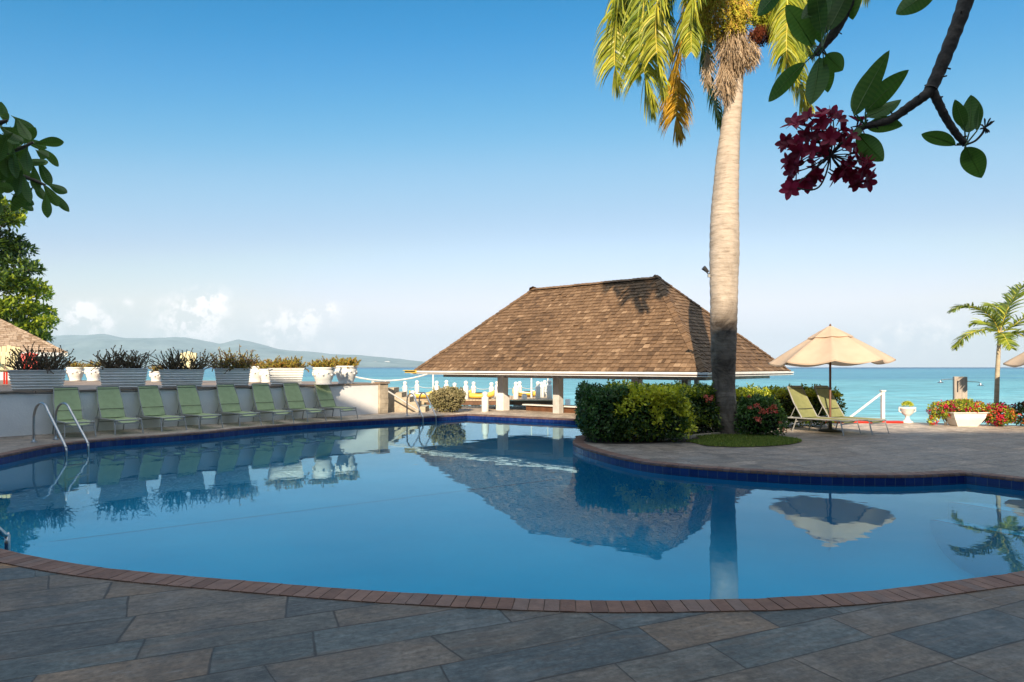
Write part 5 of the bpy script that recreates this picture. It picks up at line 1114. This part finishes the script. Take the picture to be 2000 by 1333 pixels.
# flower head
hub_ = pq(1622, 303); mb = MB(); mb.tube(cat_spline([pq(1690, 246), pq(1668, 262), pq(1645, 280), hub_], 5), [.010, .010, .009, .009, .009] + [.008] * 11, 7); ped = mb.build('peduncle', M['bark'], pm)
fp = [(1536, 275), (1553, 245), (1575, 235), (1590, 248), (1601, 226), (1620, 222), (1634, 232), (1572, 262), (1560, 285), (1545, 312), (1560, 322), (1550, 340), (1575, 350), (1592, 345), (1545, 366), (1600, 270), (1615, 262), (1640, 268), (1655, 290), (1665, 300), (1680, 310), (1690, 318), (1640, 335), (1655, 345), (1672, 355), (1690, 350), (1632, 340), (1650, 318), (1592, 318), (1580, 300), (1610, 245), (1677, 244), (1645, 255), (1665, 262), (1585, 275), (1655, 330), (1625, 275), (1605, 290), (1560, 300), (1680, 335)]
def pflower(c, r, face):
    mb = MB(); mb.smooth = True; f = face.normalized(); a = f.cross(V((0, 0, 1)) + rvec() * .2).normalized(); b = f.cross(a); ph = U(0, 6); t_ = R(); op = U(.15, .65)
    for k_ in range(5):
        an = ph + k_ * 2 * pi / 5; d = a * cos(an) + b * sin(an); s_ = f.cross(d); rows = []
        for i in range(6):
            u_ = i / 5; hw = r * .30 * max(.08, sin(pi * (u_ * .82 + .12)) ** .7) if u_ < 1 else r * .04; c_ = c + d * r * u_ + f * r * (op * u_ * .9) ; rows.append([c_ + s_ * hw * x + f * hw * .25 * (x + abs(x)) for x in (-1, 0, 1)])
        mb.grid(rows, False, min(1, max(0, t_ * .5 + U(0, .5))))
    mb.tube([c, c - f * r * .75], [r * .10, r * .05], 5, .1)
    return mb.build('flower', M['crimson'], pm)
for i, (px, y) in enumerate(fp):
    for rep in range(2):
        c = pq(px + U(-7, 7), y + U(-7, 7), U(-.10, .10)); f = (c - hub_).normalized() * .8 + V((0, -.5, -.1)) + rvec() * .5; r = U(.036, .05); pflower(c, r, f)
    mb = MB(); m_ = hub_.lerp(c, .5) + rvec() * .012; mb.tube(cat_spline([hub_, m_, c - f.normalized() * r * .6], 4), .0028, 5); mb.build('flower_stalk', M['bark'], ped)
mb = MB(); mb.tube(cat_spline([hub_, pq(1613, 340), pq(1600, 365), pq(1580, 372), pq(1555, 367)], 4), .004, 5); mb.build('flower_stalk', M['bark'], ped)
# ------------------------------------------------------------------ sea grape leaves at the left edge
random.seed(123)
SD = 4.6; sg_ = empty('sea_grape_tree', (-5.3, 4.1, 0), 0, 'dark leafy branch with thick oval leaves reaching in at the upper left edge', 'tree'); so_ = sg_.location.copy()
LG = M['leafgrape'] = mat('sea_grape_leaf', W1, (.7, .75, .7), 6, .4, .1, 30, tint=[(.05, .12, .02), (.10, .20, .03), (.18, .30, .04)], spec=.5, trans=.4)
def sq(px, y, dd=0.0): return ap(px, y, SD + dd) - so_
mb = MB(); mb.tube(cat_spline([(0, 0, 0), (.1, .05, 1.0), (0, .1, 2.0), (.2, .2, 2.9)], 6), [.13 - .003 * i for i in range(19)], 12); mb.build('trunk', M['trunk'], sg_, smooth=True)
def sb(pts, r0=.03, r1=.008): P = cat_spline(pts, 5); mb = MB(); mb.tube(P, [r0 + (r1 - r0) * i / (len(P) - 1) for i in range(len(P))], 8); mb.build('branch', M['trunk'], sg_, smooth=True)
sb([V((.1, .12, 2.4)), V((.9, .3, 2.9)), sq(-80, 300), sq(0, 300), sq(40, 290), sq(65, 278)]); sb([V((.1, .12, 2.4)), V((.9, .3, 2.8)), sq(-60, 330), sq(10, 335), sq(60, 350), sq(88, 362)]); sb([V((.2, .2, 2.9)), sq(-60, 250), sq(0, 240), sq(15, 235)])
GL = [(0, 110, 115, 152), (108, 190, 148, 130), (150, 187, 257, 180), (155, 195, 240, 268), (170, 260, 215, 352), (150, 280, 163, 375), (180, 250, 200, 275), (100, 300, 82, 392), (60, 200, 72, 312), (10, 140, 82, 172), (132, 358, 68, 436), (150, 380, 72, 468), (205, 405, 212, 495), (215, 390, 290, 470), (210, 362, 282, 398), (190, 362, 247, 445), (0, 60, 32, 72), (0, 230, 34, 262), (0, 300, 16, 380), (40, 180, 46, 275), (90, 230, 76, 316), (120, 200, 128, 290), (128, 180, 90, 250), (110, 330, 130, 425), (150, 350, 190, 420), (60, 270, 20, 335), (30, 100, 10, 20), (0, 160, 40, 215), (80, 250, 120, 330), (0, 340, 40, 380), (160, 215, 205, 240)]
for a_, b_, c_, d_ in GL:
    f_ = lambda x, y: (x / 2.3, 200 + y / 2.3); p0, p1 = f_(a_, b_), f_(c_, d_); dd = U(-.25, .25); p1 = (p0[0] + (p1[0] - p0[0]) * 1.28, p0[1] + (p1[1] - p0[1]) * 1.28); big_leaf(sg_, sq(*p0, dd), sq(*p1, dd), U(15, 20) / F * SD, LG, curl=U(.03, .12), blunt=.2)
for _ in range(80):
    x, y = U(-100, 42), U(225, 385); an = U(0, 6.28); l = U(48, 62); dd = U(-.4, .4); big_leaf(sg_, sq(x, y, dd), sq(x + l * cos(an), y + l * abs(sin(an)) * .9, dd), U(15, 20) / F * SD, LG, curl=.08, blunt=.2)
# leaf floating on the pool
mb = MB(); q = gp(806, 908, -.148); mb.leaf(q, V((1, .3, 0)), V((0, 0, 1)), .11, .06, .9, .05); tag(mb.build('fallen_leaf', M['leafdusty']), 'small dry leaf floating on the still pool water', 'leaf')

# ------------------------------------------------------------------ unseen stepped block added behind the camera to cast the shade
ht_ = empty('shade_block', (0, -12, 0), 0, 'unseen stepped block added behind the camera to cast the shade', 'building')
def block(x0, x1, H_):
    mb = MB(); mb.box(((x0 + x1) / 2, -6, H_ / 2), (x1 - x0, 12, H_)); mb.build('wall', M['facade'], ht_)
    wn_ = MB(); nf = int(H_ // 3)
    for k_ in range(nf):
        n = int((x1 - x0) / 4)
        for i in range(n): xx = x0 + (i + .5) * (x1 - x0) / n; mb = MB(); mb.box((xx, .02, k_ * 3 + 1.4), (2.4, .08, 2.1)); wn_.box((xx, .02, k_ * 3 + 1.4), (2.4, .08, 2.1))
        mb = MB(); mb.box(((x0 + x1) / 2, .5, k_ * 3 + 3.0 - .1), (x1 - x0 - .1, 1.0, .16)); mb.build('balcony', M['white'], ht_)
    wn_.build('window', M['glass'], ht_)
block(-60, -7.5, .52 * 35.3); block(-7.498, 1.5, .52 * 33.0); block(1.502, 60, 14.95)

# ------------------------------------------------------------------ haze
hz = MB(); hz.box((0, 4700, 215), (19400, 9500 + 300, 440)); ho = hz.build('haze', bpy.data.materials.new('haze')); ho['kind'] = 'stuff'; ho['label'] = 'thin pale sea haze over the bay'; ho['category'] = 'haze'
hm = ho.data.materials[0]; hm.use_nodes = True; t = hm.node_tree; t.nodes.clear(); pv_ = nd(t, 'ShaderNodeVolumePrincipled'); pv_.inputs['Color'].default_value = (.66, .86, 1, 1); pv_.inputs['Density'].default_value = HAZE; pv_.inputs['Anisotropy'].default_value = 0
oo = nd(t, 'ShaderNodeOutputMaterial'); lk(t, pv_.outputs[0], oo.inputs['Volume'])
